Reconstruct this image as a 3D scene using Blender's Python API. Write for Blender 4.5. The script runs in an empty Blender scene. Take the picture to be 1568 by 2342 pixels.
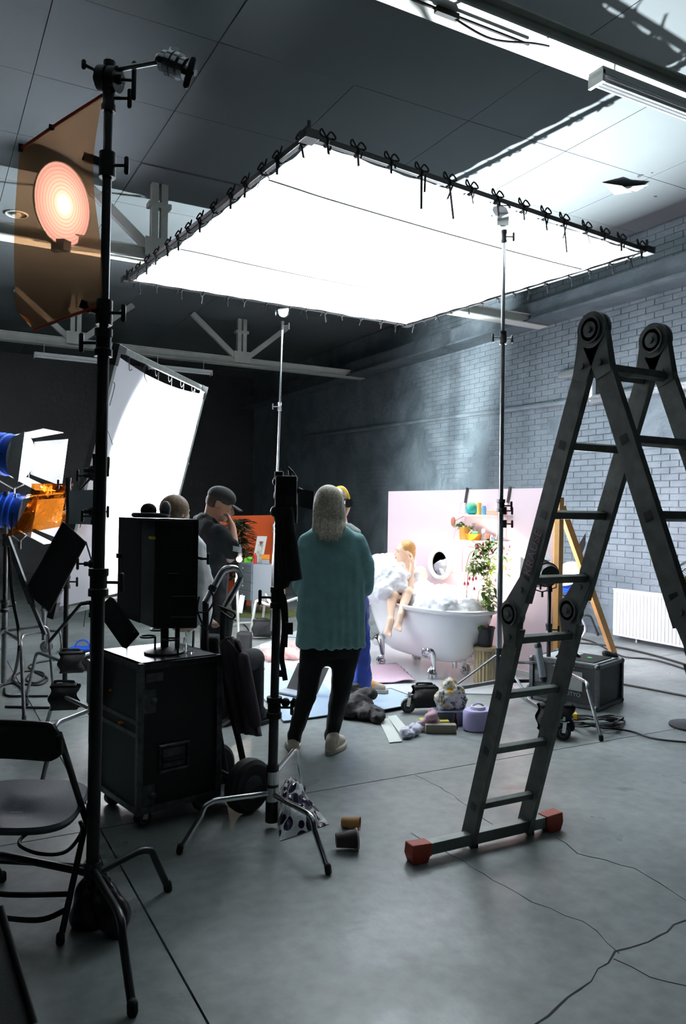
import bpy, bmesh, math, random
from mathutils import Vector, Matrix, Quaternion, noise
random.seed(7)
S = bpy.context.scene
COL = S.collection
PI = math.pi
# ---------------------------------------------------------------- camera (room axes: y runs along the brick wall, x across)
FPX = 1786.0; CAMH = 1.5; YAW = math.radians(28.4); ROLL = 0.0165
FW = Vector((math.sin(YAW), math.cos(YAW), 0)); RT = Vector((math.cos(YAW), -math.sin(YAW), 0)); UP = Vector((0, 0, 1))
CAM = Vector((0, 0, CAMH))
cr, sr = math.cos(ROLL), math.sin(ROLL)
cd = bpy.data.cameras.new('camera'); co = bpy.data.objects.new('camera', cd); COL.objects.link(co)
R_ = RT*cr + UP*sr; U_ = UP*cr - RT*sr
co.matrix_world = Matrix((R_, U_, -FW)).transposed().to_4x4(); co.location = CAM
cd.sensor_fit = 'VERTICAL'; cd.sensor_height = 36; cd.lens = FPX/2342*36; cd.clip_start = .05
S.camera = co
def ray(px, py):
    dx = (px-784)/FPX; dy = -(py-1171)/FPX
    return FW + RT*(dx*cr - dy*sr) + UP*(dx*sr + dy*cr)
def P(px, py, d): return CAM + ray(px, py)*d
def Z(px, py, z=0.0):
    r = ray(px, py); return CAM + r*((z-CAMH)/r.z)
def X(px, py, x):
    r = ray(px, py); return CAM + r*(x/r.x)
def Y(px, py, y):
    r = ray(px, py); return CAM + r*(y/r.y)
def V(*a): return Vector(a)
def L(X_, Y_, z=0): return RT*X_ + FW*Y_ + V(0, 0, z)      # metres right / ahead of the camera
# ---------------------------------------------------------------- world, exposure, lights
w = bpy.data.worlds.new('world'); S.world = w; w.use_nodes = True
w.node_tree.nodes['Background'].inputs[0].default_value = (.55, .75, .85, 1)
w.node_tree.nodes['Background'].inputs[1].default_value = .0
vs = S.view_settings; vs.view_transform = 'Standard'; vs.look = 'None'; vs.gamma = 1; vs.exposure = .15
def spot(name, loc, target, power, size, blend=.3, rad=.06, col=(1, 1, 1)):
    l = bpy.data.lights.new(name, 'SPOT'); l.energy = power; l.spot_size = math.radians(size); l.spot_blend = blend
    l.shadow_soft_size = rad; l.color = col
    o = bpy.data.objects.new(name, l); COL.objects.link(o); o.location = loc
    o.rotation_euler = (Vector(target)-Vector(loc)).to_track_quat('-Z', 'Y').to_euler()
    return o
HMI_R = V(7.08, 7.30, .88)                                   # daylight lamp behind the ladder, aimed up into the overhead silk
spot('uplight_beam', HMI_R, (3.4, 6.3, 3.9), 8200, 108, .9, .035, (.88, .96, 1))
FR_C = L(-1.76, 6.65, 1.72)                                     # standing diffusion frame, lit from behind by the lamps
LAMP_A = P(32, 1042, 6.55); LAMP_B = P(46, 1172, 6.35)
spot('key_beam', LAMP_A + (RT*.95-FW*.1).normalized()*.34, FR_C+FW*.10+V(0, 0, .16), 9500, 104, .75, .10, (.91, .96, 1))
spot('gold_beam', LAMP_B + (RT*.95).normalized()*.30, FR_C+FW*.1-V(0, 0, .5), 600, 90, .8, .08, (1, .93, .85))
spot('backdrop_beam', P(1225, 1300, 6.6), P(1080, 1290, 7.7), 170, 66, .8, .05, (1, .80, .62))
def arealight(name, loc, target, power, sx, sy, col=(1, 1, 1)):
    l = bpy.data.lights.new(name, 'AREA'); l.energy = power; l.shape = 'RECTANGLE'; l.size = sx; l.size_y = sy; l.color = col
    o = bpy.data.objects.new(name, l); COL.objects.link(o); o.location = loc
    o.rotation_euler = (Vector(target)-Vector(loc)).to_track_quat('-Z', 'Y').to_euler(); return o
# ---------------------------------------------------------------- materials
def lin(c):
    if isinstance(c, str):
        c = [int(c[i:i+2], 16)/255 for i in (0, 2, 4)]
    return tuple((x/12.92 if x <= .04045 else ((x+.055)/1.055)**2.4) for x in c[:3]) + (1,)
def mat(name, col, rough=.6, metal=0, ns=0, nv=.25, bump=0, bs=40, spec=.5, emit=0, coat=0, col2=None, trans=0, sheen=0):
    m = bpy.data.materials.new(name); m.use_nodes = True; n = m.node_tree.nodes; lk = m.node_tree.links
    b = n['Principled BSDF']; c = lin(col)
    b.inputs['Base Color'].default_value = c; b.inputs['Roughness'].default_value = rough; b.inputs['Metallic'].default_value = metal
    b.inputs['Specular IOR Level'].default_value = spec
    if coat: b.inputs['Coat Weight'].default_value = coat; b.inputs['Coat Roughness'].default_value = .1
    if trans: b.inputs['Transmission Weight'].default_value = trans; b.inputs['IOR'].default_value = 1.45
    if emit: b.inputs['Emission Color'].default_value = c; b.inputs['Emission Strength'].default_value = emit
    tc = n.new('ShaderNodeTexCoord')
    if ns:
        t = n.new('ShaderNodeTexNoise'); t.inputs['Scale'].default_value = ns; t.inputs['Detail'].default_value = 6
        r = n.new('ShaderNodeValToRGB'); r.color_ramp.elements[0].position = .35; r.color_ramp.elements[1].position = .65
        d = lin(col2) if col2 else tuple(x*(1-nv) for x in c[:3]) + (1,)
        r.color_ramp.elements[0].color = d; r.color_ramp.elements[1].color = c
        lk.new(tc.outputs['Object'], t.inputs['Vector']); lk.new(t.outputs[0], r.inputs[0]); lk.new(r.outputs[0], b.inputs['Base Color'])
    if bump:
        t = n.new('ShaderNodeTexNoise'); t.inputs['Scale'].default_value = bs; t.inputs['Detail'].default_value = 4
        bp = n.new('ShaderNodeBump'); bp.inputs['Strength'].default_value = bump; bp.inputs['Distance'].default_value = .01
        lk.new(tc.outputs['Object'], t.inputs['Vector']); lk.new(t.outputs[0], bp.inputs['Height']); lk.new(bp.outputs[0], b.inputs['Normal'])
    return m
def cloth(name, col, tr, rough=1):
    m = bpy.data.materials.new(name); m.use_nodes = True; n = m.node_tree.nodes; lk = m.node_tree.links; n.clear()
    d = n.new('ShaderNodeBsdfDiffuse'); t = n.new('ShaderNodeBsdfTranslucent'); mx = n.new('ShaderNodeMixShader'); o = n.new('ShaderNodeOutputMaterial')
    d.inputs[0].default_value = t.inputs[0].default_value = lin(col); mx.inputs[0].default_value = tr
    lk.new(d.outputs[0], mx.inputs[1]); lk.new(t.outputs[0], mx.inputs[2]); lk.new(mx.outputs[0], o.inputs[0]); return m
def gel(name, col, tr=.75, rough=.08, wave=.3):
    m = bpy.data.materials.new(name); m.use_nodes = True; n = m.node_tree.nodes; lk = m.node_tree.links; n.clear()
    t = n.new('ShaderNodeBsdfTransparent'); g = n.new('ShaderNodeBsdfGlossy'); d = n.new('ShaderNodeBsdfDiffuse')
    m1 = n.new('ShaderNodeMixShader'); m2 = n.new('ShaderNodeMixShader'); o = n.new('ShaderNodeOutputMaterial')
    t.inputs[0].default_value = lin(col); d.inputs[0].default_value = lin(col); g.inputs[0].default_value = (1, .8, .6, 1); g.inputs['Roughness'].default_value = rough
    f = n.new('ShaderNodeFresnel'); f.inputs[0].default_value = 1.5
    nz = n.new('ShaderNodeTexNoise'); nz.inputs['Scale'].default_value = 5; bp = n.new('ShaderNodeBump'); bp.inputs['Strength'].default_value = wave; bp.inputs['Distance'].default_value = .05
    lk.new(nz.outputs[0], bp.inputs['Height']); lk.new(bp.outputs[0], g.inputs['Normal'])
    m1.inputs[0].default_value = 1-tr
    lk.new(t.outputs[0], m1.inputs[1]); lk.new(d.outputs[0], m1.inputs[2]); lk.new(f.outputs[0], m2.inputs[0]); lk.new(m1.outputs[0], m2.inputs[1]); lk.new(g.outputs[0], m2.inputs[2])
    lk.new(m2.outputs[0], o.inputs[0]); return m
M = dict(
 black=mat('black_metal', '1c1d1e', .45, .3, bump=.05), blackmatte=mat('black_matte', '141414', .8), blackfab=mat('black_fabric', '161617', .95, bump=.3, bs=120),
 chrome=mat('chrome', 'd8dadc', .16, 1), steel=mat('worn_steel', '9a9da0', .35, 1, ns=20, nv=.3), darksteel=mat('dark_steel', '4a4c4e', .35, .9),
 alu=mat('ladder_aluminium', '6c716c', .5, .35, ns=18, nv=.35, bump=.1), aludark=mat('aluminium_flat', '7b7f7c', .45, .5, ns=9, nv=.25),
 plasticblack=mat('black_plastic', '17171a', .35), rubber=mat('rubber', '1a1a1a', .75), redplastic=mat('red_rubber_cap', 'a8412a', .6),
 white=mat('white_paint', 'e6e7e8', .5), porcelain=mat('white_enamel', 'f8f9fa', .18, coat=.5), whitemetal=mat('white_metal', 'd9dbdb', .45, .2),
 trussw=mat('truss_paint', 'b9bdb6', .6, ns=6, nv=.12), wood=mat('pale_pine', 'c99a5b', .6, ns=5, nv=.25), 
 skin=mat('skin', 'e2bfa6', .5), skin2=mat('pale_skin', 'd6a288', .5), hairb=mat('blonde_hair', 'b98a4e', .45, ns=60, nv=.35), hairg=mat('ash_blonde_hair', 'e6dac6', .5, ns=70, nv=.45, bump=.4, bs=90),
 hairbr=mat('light_brown_hair', '8f7457', .6, ns=60, nv=.4, bump=.3), teal=mat('teal_sweater', '8fc4c6', .9, ns=14, nv=.14, bump=.3, bs=120),
 blackjean=mat('black_jeans', '121214', .9, bump=.2, bs=60), shoe=mat('cream_leather', 'cfc4b2', .6, ns=12, nv=.15), sole=mat('pale_rubber', 'b7aea0', .7),
 bluepant=mat('blue_trousers', '3350b4', .5, ns=8, nv=.4, bump=.3, bs=12), hoodie=mat('black_hoodie', '0f1013', .95, bump=.4, bs=40), whitetee=mat('white_tee', 'c9c9cc', .9, bump=.2, bs=30),
 cap=mat('dark_cap', '2d2e2c', .85), pink=mat('pink_backdrop', 'f0dbe4', .6), lilacmat=mat('lilac_mat', 'c9aebd', .95, bump=.6, bs=60), pinktowel=mat('pink_towel', 'e2b3ad', .95, bump=.5, bs=50),
 foam=mat('bath_foam', 'f7f8fa', .9, bump=.25, bs=55), tile=mat('white_set_board', 'd7dadd', .35), bluebd=mat('pale_blue_board', 'b9cfe6', .4), edge=mat('board_edge', '1f2836', .6),
 orange=mat('orange_wall', 'd0561f', .7), dresser=mat('dresser_paint', 'a9b2bd', .5), greenbox=mat('green_plastic', '6fce3c', .5), redb=mat('red_bottle', 'd0372f', .4), orangebox=mat('orange_box', 'e78a1c', .5),
 yellow=mat('yellow_plastic', 'f2c014', .4), caselam=mat('case_laminate', '0d0d0e', .55, bump=.1, bs=200), casealu=mat('case_edge', '63676a', .45, .8, ns=30, nv=.4),
 blue=mat('blue_housing', '1f57c4', .35, .2), bluep=mat('blue_plastic', '2a62d8', .4), grey=mat('grey_plastic', '9ba4ad', .5), cable=mat('cable', '131313', .6),
 tan=mat('pedestal_stone', 'a89a78', .8, ns=12, nv=.2), leaf=mat('leaf', '5f8a2b', .5, ns=8, nv=.4), leafd=mat('dark_leaf', '3e5c33', .5, ns=20, nv=.5, col2='9fb38a'), fuch=mat('fuchsia_flower', 'd6335a', .6), stem=mat('stem', '8a6a3a', .7),
 potyellow=mat('yellow_pot', 'f0b552', .6), pot=mat('dark_pot', '24252c', .5), mirror=mat('mirror_glass', 'b8bcc0', .02, 1), lilac=mat('lilac_fabric', 'bcb2e0', .8, bump=.3), paper=mat('card', 'd8ded8', .7), 
 kraft=mat('kraft', 'b98a55', .8), cupw=mat('cup_inside', 'c9c6bd', .6), brown=mat('dark_brown', '3a2f2b', .7), plum=mat('plum_coat', '4b3f4a', .85, bump=.3, bs=25), tennis=mat('tennis_ball', 'a6cf2c', .95, bump=.4, bs=90),
 amber=mat('amber_bottle', '2c1712', .25), tealp=mat('teal_plastic', '1f9a93', .35), bluebot=mat('blue_bottle', '5f95b8', .4), peach=mat('peach_box', 'e79b84', .6), lavbot=mat('lavender_bottle', 'cfc3d6', .5), orangeb=mat('orange_basket', 'ee9a10', .5),
 greyfab=mat('grey_fabric', '8b9292', .9), ceil=mat('ceiling_board', '5f6668', .8, ns=.8, nv=.10), brownpad=mat('brown_brush', '9a5a44', .7), greenrug=mat('green_rug', '5c6634', .95), plantbox=mat('dark_plant_green', '35402a', .8),
 glass=mat('clear_glass', 'f2f6f6', .03, trans=1), pinkish=mat('rose_card', 'd9a0b0', .7), seat=mat('chair_seat', '3a4148', .4, bump=.15, bs=300))
def emis(name, col, st):
    m = bpy.data.materials.new(name); m.use_nodes = True; n = m.node_tree.nodes; n.clear()
    e = n.new('ShaderNodeEmission'); o = n.new('ShaderNodeOutputMaterial'); e.inputs[0].default_value = lin(col); e.inputs[1].default_value = st
    m.node_tree.links.new(e.outputs[0], o.inputs[0]); return m
M['glow'] = emis('lamp_lens', 'f4f8ff', 40); M['glowwarm'] = emis('warm_lens', 'ffe0c0', 8); M['bulb'] = emis('bulb_glow', 'fff2e0', 15)
M['silk'] = cloth('silk_cloth', 'f4f6f8', .02); M['diff'] = cloth('diffusion_cloth', 'f4f5fa', .55)
M['ctog'] = gel('orange_gel', 'f7bd90', .70, .1, .35); M['gold'] = gel('gold_gel', 'a8601a', .7, .05, .8)
# ---------------------------------------------------------------- mesh builder
class MB:
    def __init__(s): s.v = []; s.f = []; s.T = Matrix.Identity(4)
    def add(s, vs_, fs):
        o = len(s.v); s.v += [s.T @ Vector(p) for p in vs_]; s.f += [tuple(i+o for i in f) for f in fs]; return s
    def box(s, c, d, rot=None):
        c = Vector(c); h = [x/2 for x in d]; R = rot if rot is not None else Matrix.Identity(3)
        if not isinstance(R, Matrix): R = Matrix.Rotation(R, 3, 'Z')
        v = [c + R @ V(sx*h[0], sy*h[1], sz*h[2]) for sz in (-1, 1) for sx, sy in ((-1, -1), (1, -1), (1, 1), (-1, 1))]
        return s.add(v, [(0, 3, 2, 1), (4, 5, 6, 7), (0, 1, 5, 4), (1, 2, 6, 5), (2, 3, 7, 6), (3, 0, 4, 7)])
    def beam(s, a, b, w_, h, up=(0, 0, 1)):
        a = Vector(a); b = Vector(b); z = (b-a); ln = z.length; z.normalize(); u = Vector(up)
        x = u.cross(z)
        if x.length < 1e-3: x = V(1, 0, 0).cross(z)
        x.normalize(); y = z.cross(x)
        R = Matrix((x, y, z)).transposed()
        return s.box((a+b)/2, (w_, h, ln), R)
    def tube(s, pts, r, seg=10, cap=True, closed=False):
        pts = [Vector(p) for p in pts]; n = len(pts); rs = r if isinstance(r, (list, tuple)) else [r]*n
        v = []; prev = None
        for i, p in enumerate(pts):
            if closed: t = pts[(i+1) % n]-pts[i-1]
            else: t = pts[min(i+1, n-1)]-pts[max(i-1, 0)]
            t.normalize()
            if prev is None:
                a = t.orthogonal().normalized()
            else:
                a = prev - t*prev.dot(t); a.normalize()
            prev = a; b = t.cross(a)
            for k in range(seg):
                q = 2*PI*k/seg; v.append(p + (a*math.cos(q)+b*math.sin(q))*rs[i])
        f = []
        for i in range(n if closed else n-1):
            j = (i+1) % n
            for k in range(seg):
                k2 = (k+1) % seg; f.append((i*seg+k, i*seg+k2, j*seg+k2, j*seg+k))
        if cap and not closed:
            f.append(tuple(range(seg))[::-1]); f.append(tuple((n-1)*seg+k for k in range(seg)))
        return s.add(v, f)
    def lathe(s, prof, c=(0, 0, 0), seg=20, axis=(0, 0, 1), sx=1, sy=1):
        R = V(0, 0, 1).rotation_difference(Vector(axis).normalized()).to_matrix(); c = Vector(c); v = []; f = []
        for r, z in prof:
            for k in range(seg):
                q = 2*PI*k/seg; v.append(c + R @ V(r*sx*math.cos(q), r*sy*math.sin(q), z))
        for i in range(len(prof)-1):
            for k in range(seg):
                k2 = (k+1) % seg; f.append((i*seg+k, i*seg+k2, (i+1)*seg+k2, (i+1)*seg+k))
        if prof[0][0] > 1e-4: f.append(tuple(range(seg))[::-1])
        if prof[-1][0] > 1e-4: f.append(tuple((len(prof)-1)*seg+k for k in range(seg)))
        return s.add(v, f)
    def cyl(s, a, b, r, seg=16, r2=None): return s.tube([a, b], [r, r if r2 is None else r2], seg)
    def ball(s, c, r, seg=12, ring=8, rot=None):
        if not isinstance(r, (tuple, list)): r = (r, r, r)
        c = Vector(c); R = rot if rot is not None else Matrix.Identity(3); v = []; f = []
        for i in range(ring+1):
            a = -PI/2+PI*i/ring
            for k in range(seg):
                q = 2*PI*k/seg; v.append(c + R @ V(r[0]*math.cos(a)*math.cos(q), r[1]*math.cos(a)*math.sin(q), r[2]*math.sin(a)))
        for i in range(ring):
            for k in range(seg):
                k2 = (k+1) % seg; f.append((i*seg+k, i*seg+k2, (i+1)*seg+k2, (i+1)*seg+k))
        return s.add(v, f)
    def cap(s, a, ra, b, rb, seg=12):                       # tapered capsule
        a = Vector(a); b = Vector(b); t = (b-a)
        if t.length < 1e-5: return s.ball(a, max(ra, rb))
        t.normalize(); pts = []; rs = []
        for q in (85, 60, 35, 12): pts.append(a - t*ra*math.sin(math.radians(q))); rs.append(ra*math.cos(math.radians(q)))
        for q in (12, 35, 60, 85): pts.append(b + t*rb*math.sin(math.radians(q))); rs.append(rb*math.cos(math.radians(q)))
        return s.tube(pts, rs, seg)
    def prism(s, poly, off):                                # planar polygon extruded by off
        poly = [Vector(p) for p in poly]; off = Vector(off); n = len(poly)
        return s.add(poly+[p+off for p in poly], [tuple(range(n))[::-1], tuple(range(n, 2*n))] + [(i, (i+1) % n, n+(i+1) % n, n+i) for i in range(n)])
    def grid(s, fn, nu, nv):
        v = [Vector(fn(i/nu, j/nv)) for j in range(nv+1) for i in range(nu+1)]
        return s.add(v, [(j*(nu+1)+i, j*(nu+1)+i+1, (j+1)*(nu+1)+i+1, (j+1)*(nu+1)+i) for j in range(nv) for i in range(nu)])
def mesh_of(name, mb, m, org=None, smooth=False, fix=True):
    me = bpy.data.meshes.new(name); vs_ = mb.v if org is None else [p-org for p in mb.v]
    me.from_pydata([tuple(p) for p in vs_], [], mb.f)
    if fix:
        b = bmesh.new(); b.from_mesh(me); bmesh.ops.remove_doubles(b, verts=b.verts, dist=1e-5); bmesh.ops.recalc_face_normals(b, faces=b.faces); b.to_mesh(me); b.free()
    if m: me.materials.append(M[m] if isinstance(m, str) else m)
    if smooth:
        for p in me.polygons: p.use_smooth = True
    return me
def finish(o, smooth, bev, solid):
    if solid: q = o.modifiers.new('s', 'SOLIDIFY'); q.thickness = solid; q.offset = 0
    if bev: q = o.modifiers.new('b', 'BEVEL'); q.width = bev; q.segments = 2; q.limit_method = 'ANGLE'; q.angle_limit = .7
def autosmooth(me, ang=40):
    b = bmesh.new(); b.from_mesh(me)
    for e in b.edges:
        e.smooth = not (len(e.link_faces) == 2 and e.calc_face_angle(0) > math.radians(ang))
    for f in b.faces: f.smooth = True
    b.to_mesh(me); b.free()
class Thing:
    def __init__(s, name, label, cat, loc, rot=None, group=None, kind=None):
        o = bpy.data.objects.new(name, None); COL.objects.link(o); o.location = loc; o.empty_display_size = .05
        s.o = o; s.org = Vector(loc); s.local = rot is not None
        if s.local: o.rotation_euler = rot if not isinstance(rot, (int, float)) else (0, 0, rot)
        if label: o['label'] = label
        if cat: o['category'] = cat
        if group: o['group'] = group
        if kind: o['kind'] = kind
    def part(s, name, mb, m, parent=None, smooth=True, bev=0, solid=0, label=None, kind=None):
        me = mesh_of(name, mb, m, None if s.local else s.org); 
        if smooth: autosmooth(me)
        o = bpy.data.objects.new(name, me); COL.objects.link(o); o.parent = parent if parent else s.o
        finish(o, smooth, bev, solid)
        if label: o['label'] = label
        if kind: o['kind'] = kind
        return o
def single(name, mb, m, label=None, cat=None, group=None, kind=None, loc=None, smooth=True, bev=0, solid=0):
    if loc is None:
        zs = min(p.z for p in mb.v); c = sum(mb.v, V(0, 0, 0))/len(mb.v); loc = V(c.x, c.y, zs)
    me = mesh_of(name, mb, m, loc)
    if smooth: autosmooth(me)
    o = bpy.data.objects.new(name, me); COL.objects.link(o); o.location = loc
    if label: o['label'] = label
    if cat: o['category'] = cat
    if group: o['group'] = group
    if kind: o['kind'] = kind
    finish(o, smooth, bev, solid); return o
def blob(t, name, mb, m, vox=.012, it=6, parent=None, label=None, disp=0, dscale=.1):
    me = mesh_of(name+'_src', mb, None, None if t.local else t.org)
    o = bpy.data.objects.new('tmp', me); COL.objects.link(o)
    r = o.modifiers.new('r', 'REMESH'); r.mode = 'VOXEL'; r.voxel_size = vox
    q = o.modifiers.new('m', 'SMOOTH'); q.iterations = it; q.factor = .5
    dg = bpy.context.evaluated_depsgraph_get(); dg.update()
    nm = bpy.data.meshes.new_from_object(o.evaluated_get(dg)); bpy.data.objects.remove(o); bpy.data.meshes.remove(me)
    nm.name = name
    if disp:
        for v in nm.vertices: v.co += v.normal*disp*(noise.noise(v.co/dscale)+.5*noise.noise(v.co/dscale*2.3))
    nm.materials.clear(); nm.materials.append(M[m] if isinstance(m, str) else m)
    for p in nm.polygons: p.use_smooth = True
    o = bpy.data.objects.new(name, nm); COL.objects.link(o); o.parent = parent if parent else t.o
    if label: o['label'] = label
    return o
def arc(c, u, v, r, a0, a1, n=8):
    return [Vector(c)+(Vector(u)*math.cos(a0+(a1-a0)*i/n)+Vector(v)*math.sin(a0+(a1-a0)*i/n))*r for i in range(n+1)]
def spline(pts, n=8):
    pts = [Vector(p) for p in pts]; out = []
    for i in range(len(pts)-1):
        p0 = pts[max(i-1, 0)]; p1 = pts[i]; p2 = pts[i+1]; p3 = pts[min(i+2, len(pts)-1)]
        for k in range(n):
            t = k/n; out.append(.5*((2*p1)+(p2-p0)*t+(2*p0-5*p1+4*p2-p3)*t*t+(3*p1-p0-3*p2+p3)*t**3))
    return out+[pts[-1]]
# ================================================================ the room
CEIL = 4.95; WX = 7.6; YF = 19.0; XL = -6.0; YB = -1.8
def concrete():
    m = bpy.data.materials.new('polished_concrete'); m.use_nodes = True; n = m.node_tree.nodes; lk = m.node_tree.links; b = n['Principled BSDF']
    tc = n.new('ShaderNodeNewGeometry')
    def nz(sc, det, dist=0):
        t = n.new('ShaderNodeTexNoise'); t.inputs['Scale'].default_value = sc; t.inputs['Detail'].default_value = det; t.inputs['Distortion'].default_value = dist
        lk.new(tc.outputs['Position'], t.inputs['Vector']); return t
    def ramp(src, p0, c0, p1, c1):
        r = n.new('ShaderNodeValToRGB'); e = r.color_ramp.elements; e[0].position = p0; e[1].position = p1; e[0].color = c0; e[1].color = c1
        lk.new(src, r.inputs[0]); return r
    a = ramp(nz(.9, 8, .6).outputs[0], .35, (.165, .19, .188, 1), .68, (.33, .36, .352, 1))
    g = ramp(nz(14, 8).outputs[0], .3, (.80, .80, .80, 1), .7, (1.1, 1.1, 1.1, 1))
    st = ramp(nz(1.7, 3, 1.2).outputs[0], .66, (1, 1, 1, 1), .72, (.62, .63, .62, 1))
    m1 = n.new('ShaderNodeMix'); m1.data_type = 'RGBA'; m1.blend_type = 'MULTIPLY'; m1.inputs[0].default_value = 1
    m2 = n.new('ShaderNodeMix'); m2.data_type = 'RGBA'; m2.blend_type = 'MULTIPLY'; m2.inputs[0].default_value = 1
    lk.new(a.outputs[0], m1.inputs[6]); lk.new(g.outputs[0], m1.inputs[7]); lk.new(m1.outputs[2], m2.inputs[6]); lk.new(st.outputs[0], m2.inputs[7]); lk.new(m2.outputs[2], b.inputs['Base Color'])
    rr = ramp(nz(2.2, 5, .5).outputs[0], .3, (.27, .27, .27, 1), .7, (.46, .46, .46, 1)); lk.new(rr.outputs[0], b.inputs['Roughness'])
    bp = n.new('ShaderNodeBump'); bp.inputs['Strength'].default_value = .12; bp.inputs['Distance'].default_value = .01; lk.new(nz(30, 4).outputs[0], bp.inputs['Height']); lk.new(bp.outputs[0], b.inputs['Normal'])
    return m
M['conc'] = concrete()
def paintwall(name, c1, c2, b_=.5):
    m = bpy.data.materials.new(name); m.use_nodes = True; n = m.node_tree.nodes; lk = m.node_tree.links; b = n['Principled BSDF']; b.inputs['Roughness'].default_value = .55
    tc = n.new('ShaderNodeNewGeometry')
    t = n.new('ShaderNodeTexNoise'); t.inputs['Scale'].default_value = 1.6; t.inputs['Detail'].default_value = 9; t.inputs['Distortion'].default_value = .8
    r = n.new('ShaderNodeValToRGB'); e = r.color_ramp.elements; e[0].position = .33; e[1].position = .62; e[0].color = lin(c2); e[1].color = lin(c1)
    lk.new(tc.outputs['Position'], t.inputs[0]); lk.new(t.outputs[0], r.inputs[0]); lk.new(r.outputs[0], b.inputs['Base Color'])
    t2 = n.new('ShaderNodeTexNoise'); t2.inputs['Scale'].default_value = 9; t2.inputs['Detail'].default_value = 7; bp = n.new('ShaderNodeBump'); bp.inputs['Strength'].default_value = b_; bp.inputs['Distance'].default_value = .03
    lk.new(tc.outputs['Position'], t2.inputs[0]); lk.new(t2.outputs[0], bp.inputs['Height']); lk.new(bp.outputs[0], b.inputs['Normal']); return m
M['brickp'] = paintwall('painted_brick', '6f7c82', '5b686e', .6)
M['mortar'] = paintwall('painted_mortar', '59646a', '404b50', .6)
M['plaster'] = paintwall('painted_plaster', '6a787e', '505d63', .9)
M['farwall'] = paintwall('dark_far_wall', '181b1d', '101214', .3)
# floor: slabs with open joints over a dark bed
def single_struct(name, mb, m, kind='structure', **k): return single(name, mb, m, kind=kind, smooth=False, **k)
fl = Thing('floor', None, None, (0, 0, 0), kind='structure')
b = MB(); b.box(((XL+WX)/2, (YB+YF)/2, -.08), (WX-XL+.4, YF-YB+.4, .08)); fl.part('joint_bed', b, 'rubber', smooth=False)
xs = [XL-.1, -3.25, .76, WX+.1] ; ys = [YB-.1, -.3, 3.74, 5.79, 9.6, 13.6, YF+.1]
for i in range(len(xs)-1):
    for j in range(len(ys)-1):
        g = .004; b = MB(); b.box(((xs[i]+xs[i+1])/2, (ys[j]+ys[j+1])/2, -.02), (xs[i+1]-xs[i]-2*g, ys[j+1]-ys[j]-2*g, .04)); fl.part('slab', b, 'conc', smooth=False)
def crack(pts, wd=.004):
    pp = []
    for i in range(len(pts)-1):
        a = Z(*pts[i]); c = Z(*pts[i+1]); n = max(2, int((c-a).length/.06))
        for k in range(n):
            p = a.lerp(c, k/n); p += V(random.uniform(-1, 1), random.uniform(-1, 1), 0)*.012; p.z = 0; pp.append(p)
    pp.append(Z(*pts[-1])); vv = []; 
    for i, p in enumerate(pp):
        t = (pp[min(i+1, len(pp)-1)]-pp[max(i-1, 0)]).normalized(); nn = V(-t.y, t.x, 0)*wd*random.uniform(.25, 1); vv += [p+nn+V(0, 0, .0008), p-nn+V(0, 0, .0008)]
    b = MB(); b.add(vv, [(2*i, 2*i+1, 2*i+3, 2*i+2) for i in range(len(pp)-1)]); fl.part('crack', b, 'rubber', smooth=False, solid=.001)
crack([(1215, 2342), (1330, 2260), (1410, 2180), (1500, 2140), (1568, 2105)], .005)
crack([(1410, 2180), (1340, 2110), (1210, 2060), (1080, 1985), (940, 1905)], .0022)
crack([(1270, 1915), (1320, 1950), (1450, 1985), (1568, 2060)], .003)
crack([(950, 1772), (1010, 1800), (1090, 1860), (1150, 1900)], .0018)
crack([(1400, 2190), (1480, 2235), (1568, 2255)], .002)
# ceiling boards
ce = Thing('ceiling', None, None, (0, 0, CEIL), kind='structure')
b = MB(); b.box(((XL+WX)/2, (YB+YF)/2, CEIL+.16), (WX-XL+.4, YF-YB+.4, .2)); ce.part('roof_deck', b, 'rubber', smooth=False)
px0, py0, pw, pl_ = .74-1.145*6, 5.53-1.145*7, 1.145, 1.145
for i in range(13):
    for j in range(19):
        x = px0+i*pw; y = py0+j*pl_
        x2 = min(x+pw, WX+.05); y2 = min(y+pl_, YF+.05)
        if x2-x < .1 or y2-y < .1 or y > 14.2 and i % 1: continue
        b = MB(); g = .003; cz = CEIL+.008+random.uniform(-.001, .001); R = Matrix.Identity(3)
        sag = (i == 7 and j == 6)
        if i == 7 and j == 6: R = Matrix.Rotation(.028, 3, 'X') @ Matrix.Rotation(.012, 3, 'Y'); cz -= .02
        if i == 7 and j == 9: R = Matrix.Rotation(.015, 3, 'X'); cz -= .008
        b.box(((x+x2)/2, (y+y2)/2, cz), (x2-x-2*g, y2-y-2*g, .016), R); ce.part('ceiling_board', b, 'ceil', smooth=False)
b = MB(); c = Z(1420, 425, CEIL-.01)
b.prism([c+V(-.22, .05, 0), c+V(.12, .2, 0), c+V(.05, -.1, -.09), c+V(-.12, -.12, -.07)], (0, 0, .004))
b.prism([c+V(-.05, -.1, -.06), c+V(.18, -.2, -.02), c+V(.25, .02, 0), c+V(.02, .04, -.01)], (0, 0, .004)); ce.part('torn_flap', b, 'trussw', smooth=False, label='torn hanging flap of ceiling board')
b = MB()
for (x, y, s_) in ((1462, 403, .035), (1473, 428, .015), (1490, 396, .012), (1498, 450, .02)): 
    q = Z(x, y, CEIL-.004); b.prism([q+V(s_*math.cos(a)*random.uniform(.5, 1.3), s_*math.sin(a)*random.uniform(.5, 1.3), 0) for a in (0, 1, 2, 3, 4, 5)], (0, 0, .003))
ce.part('chip', b, 'brown', smooth=False)
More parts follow.
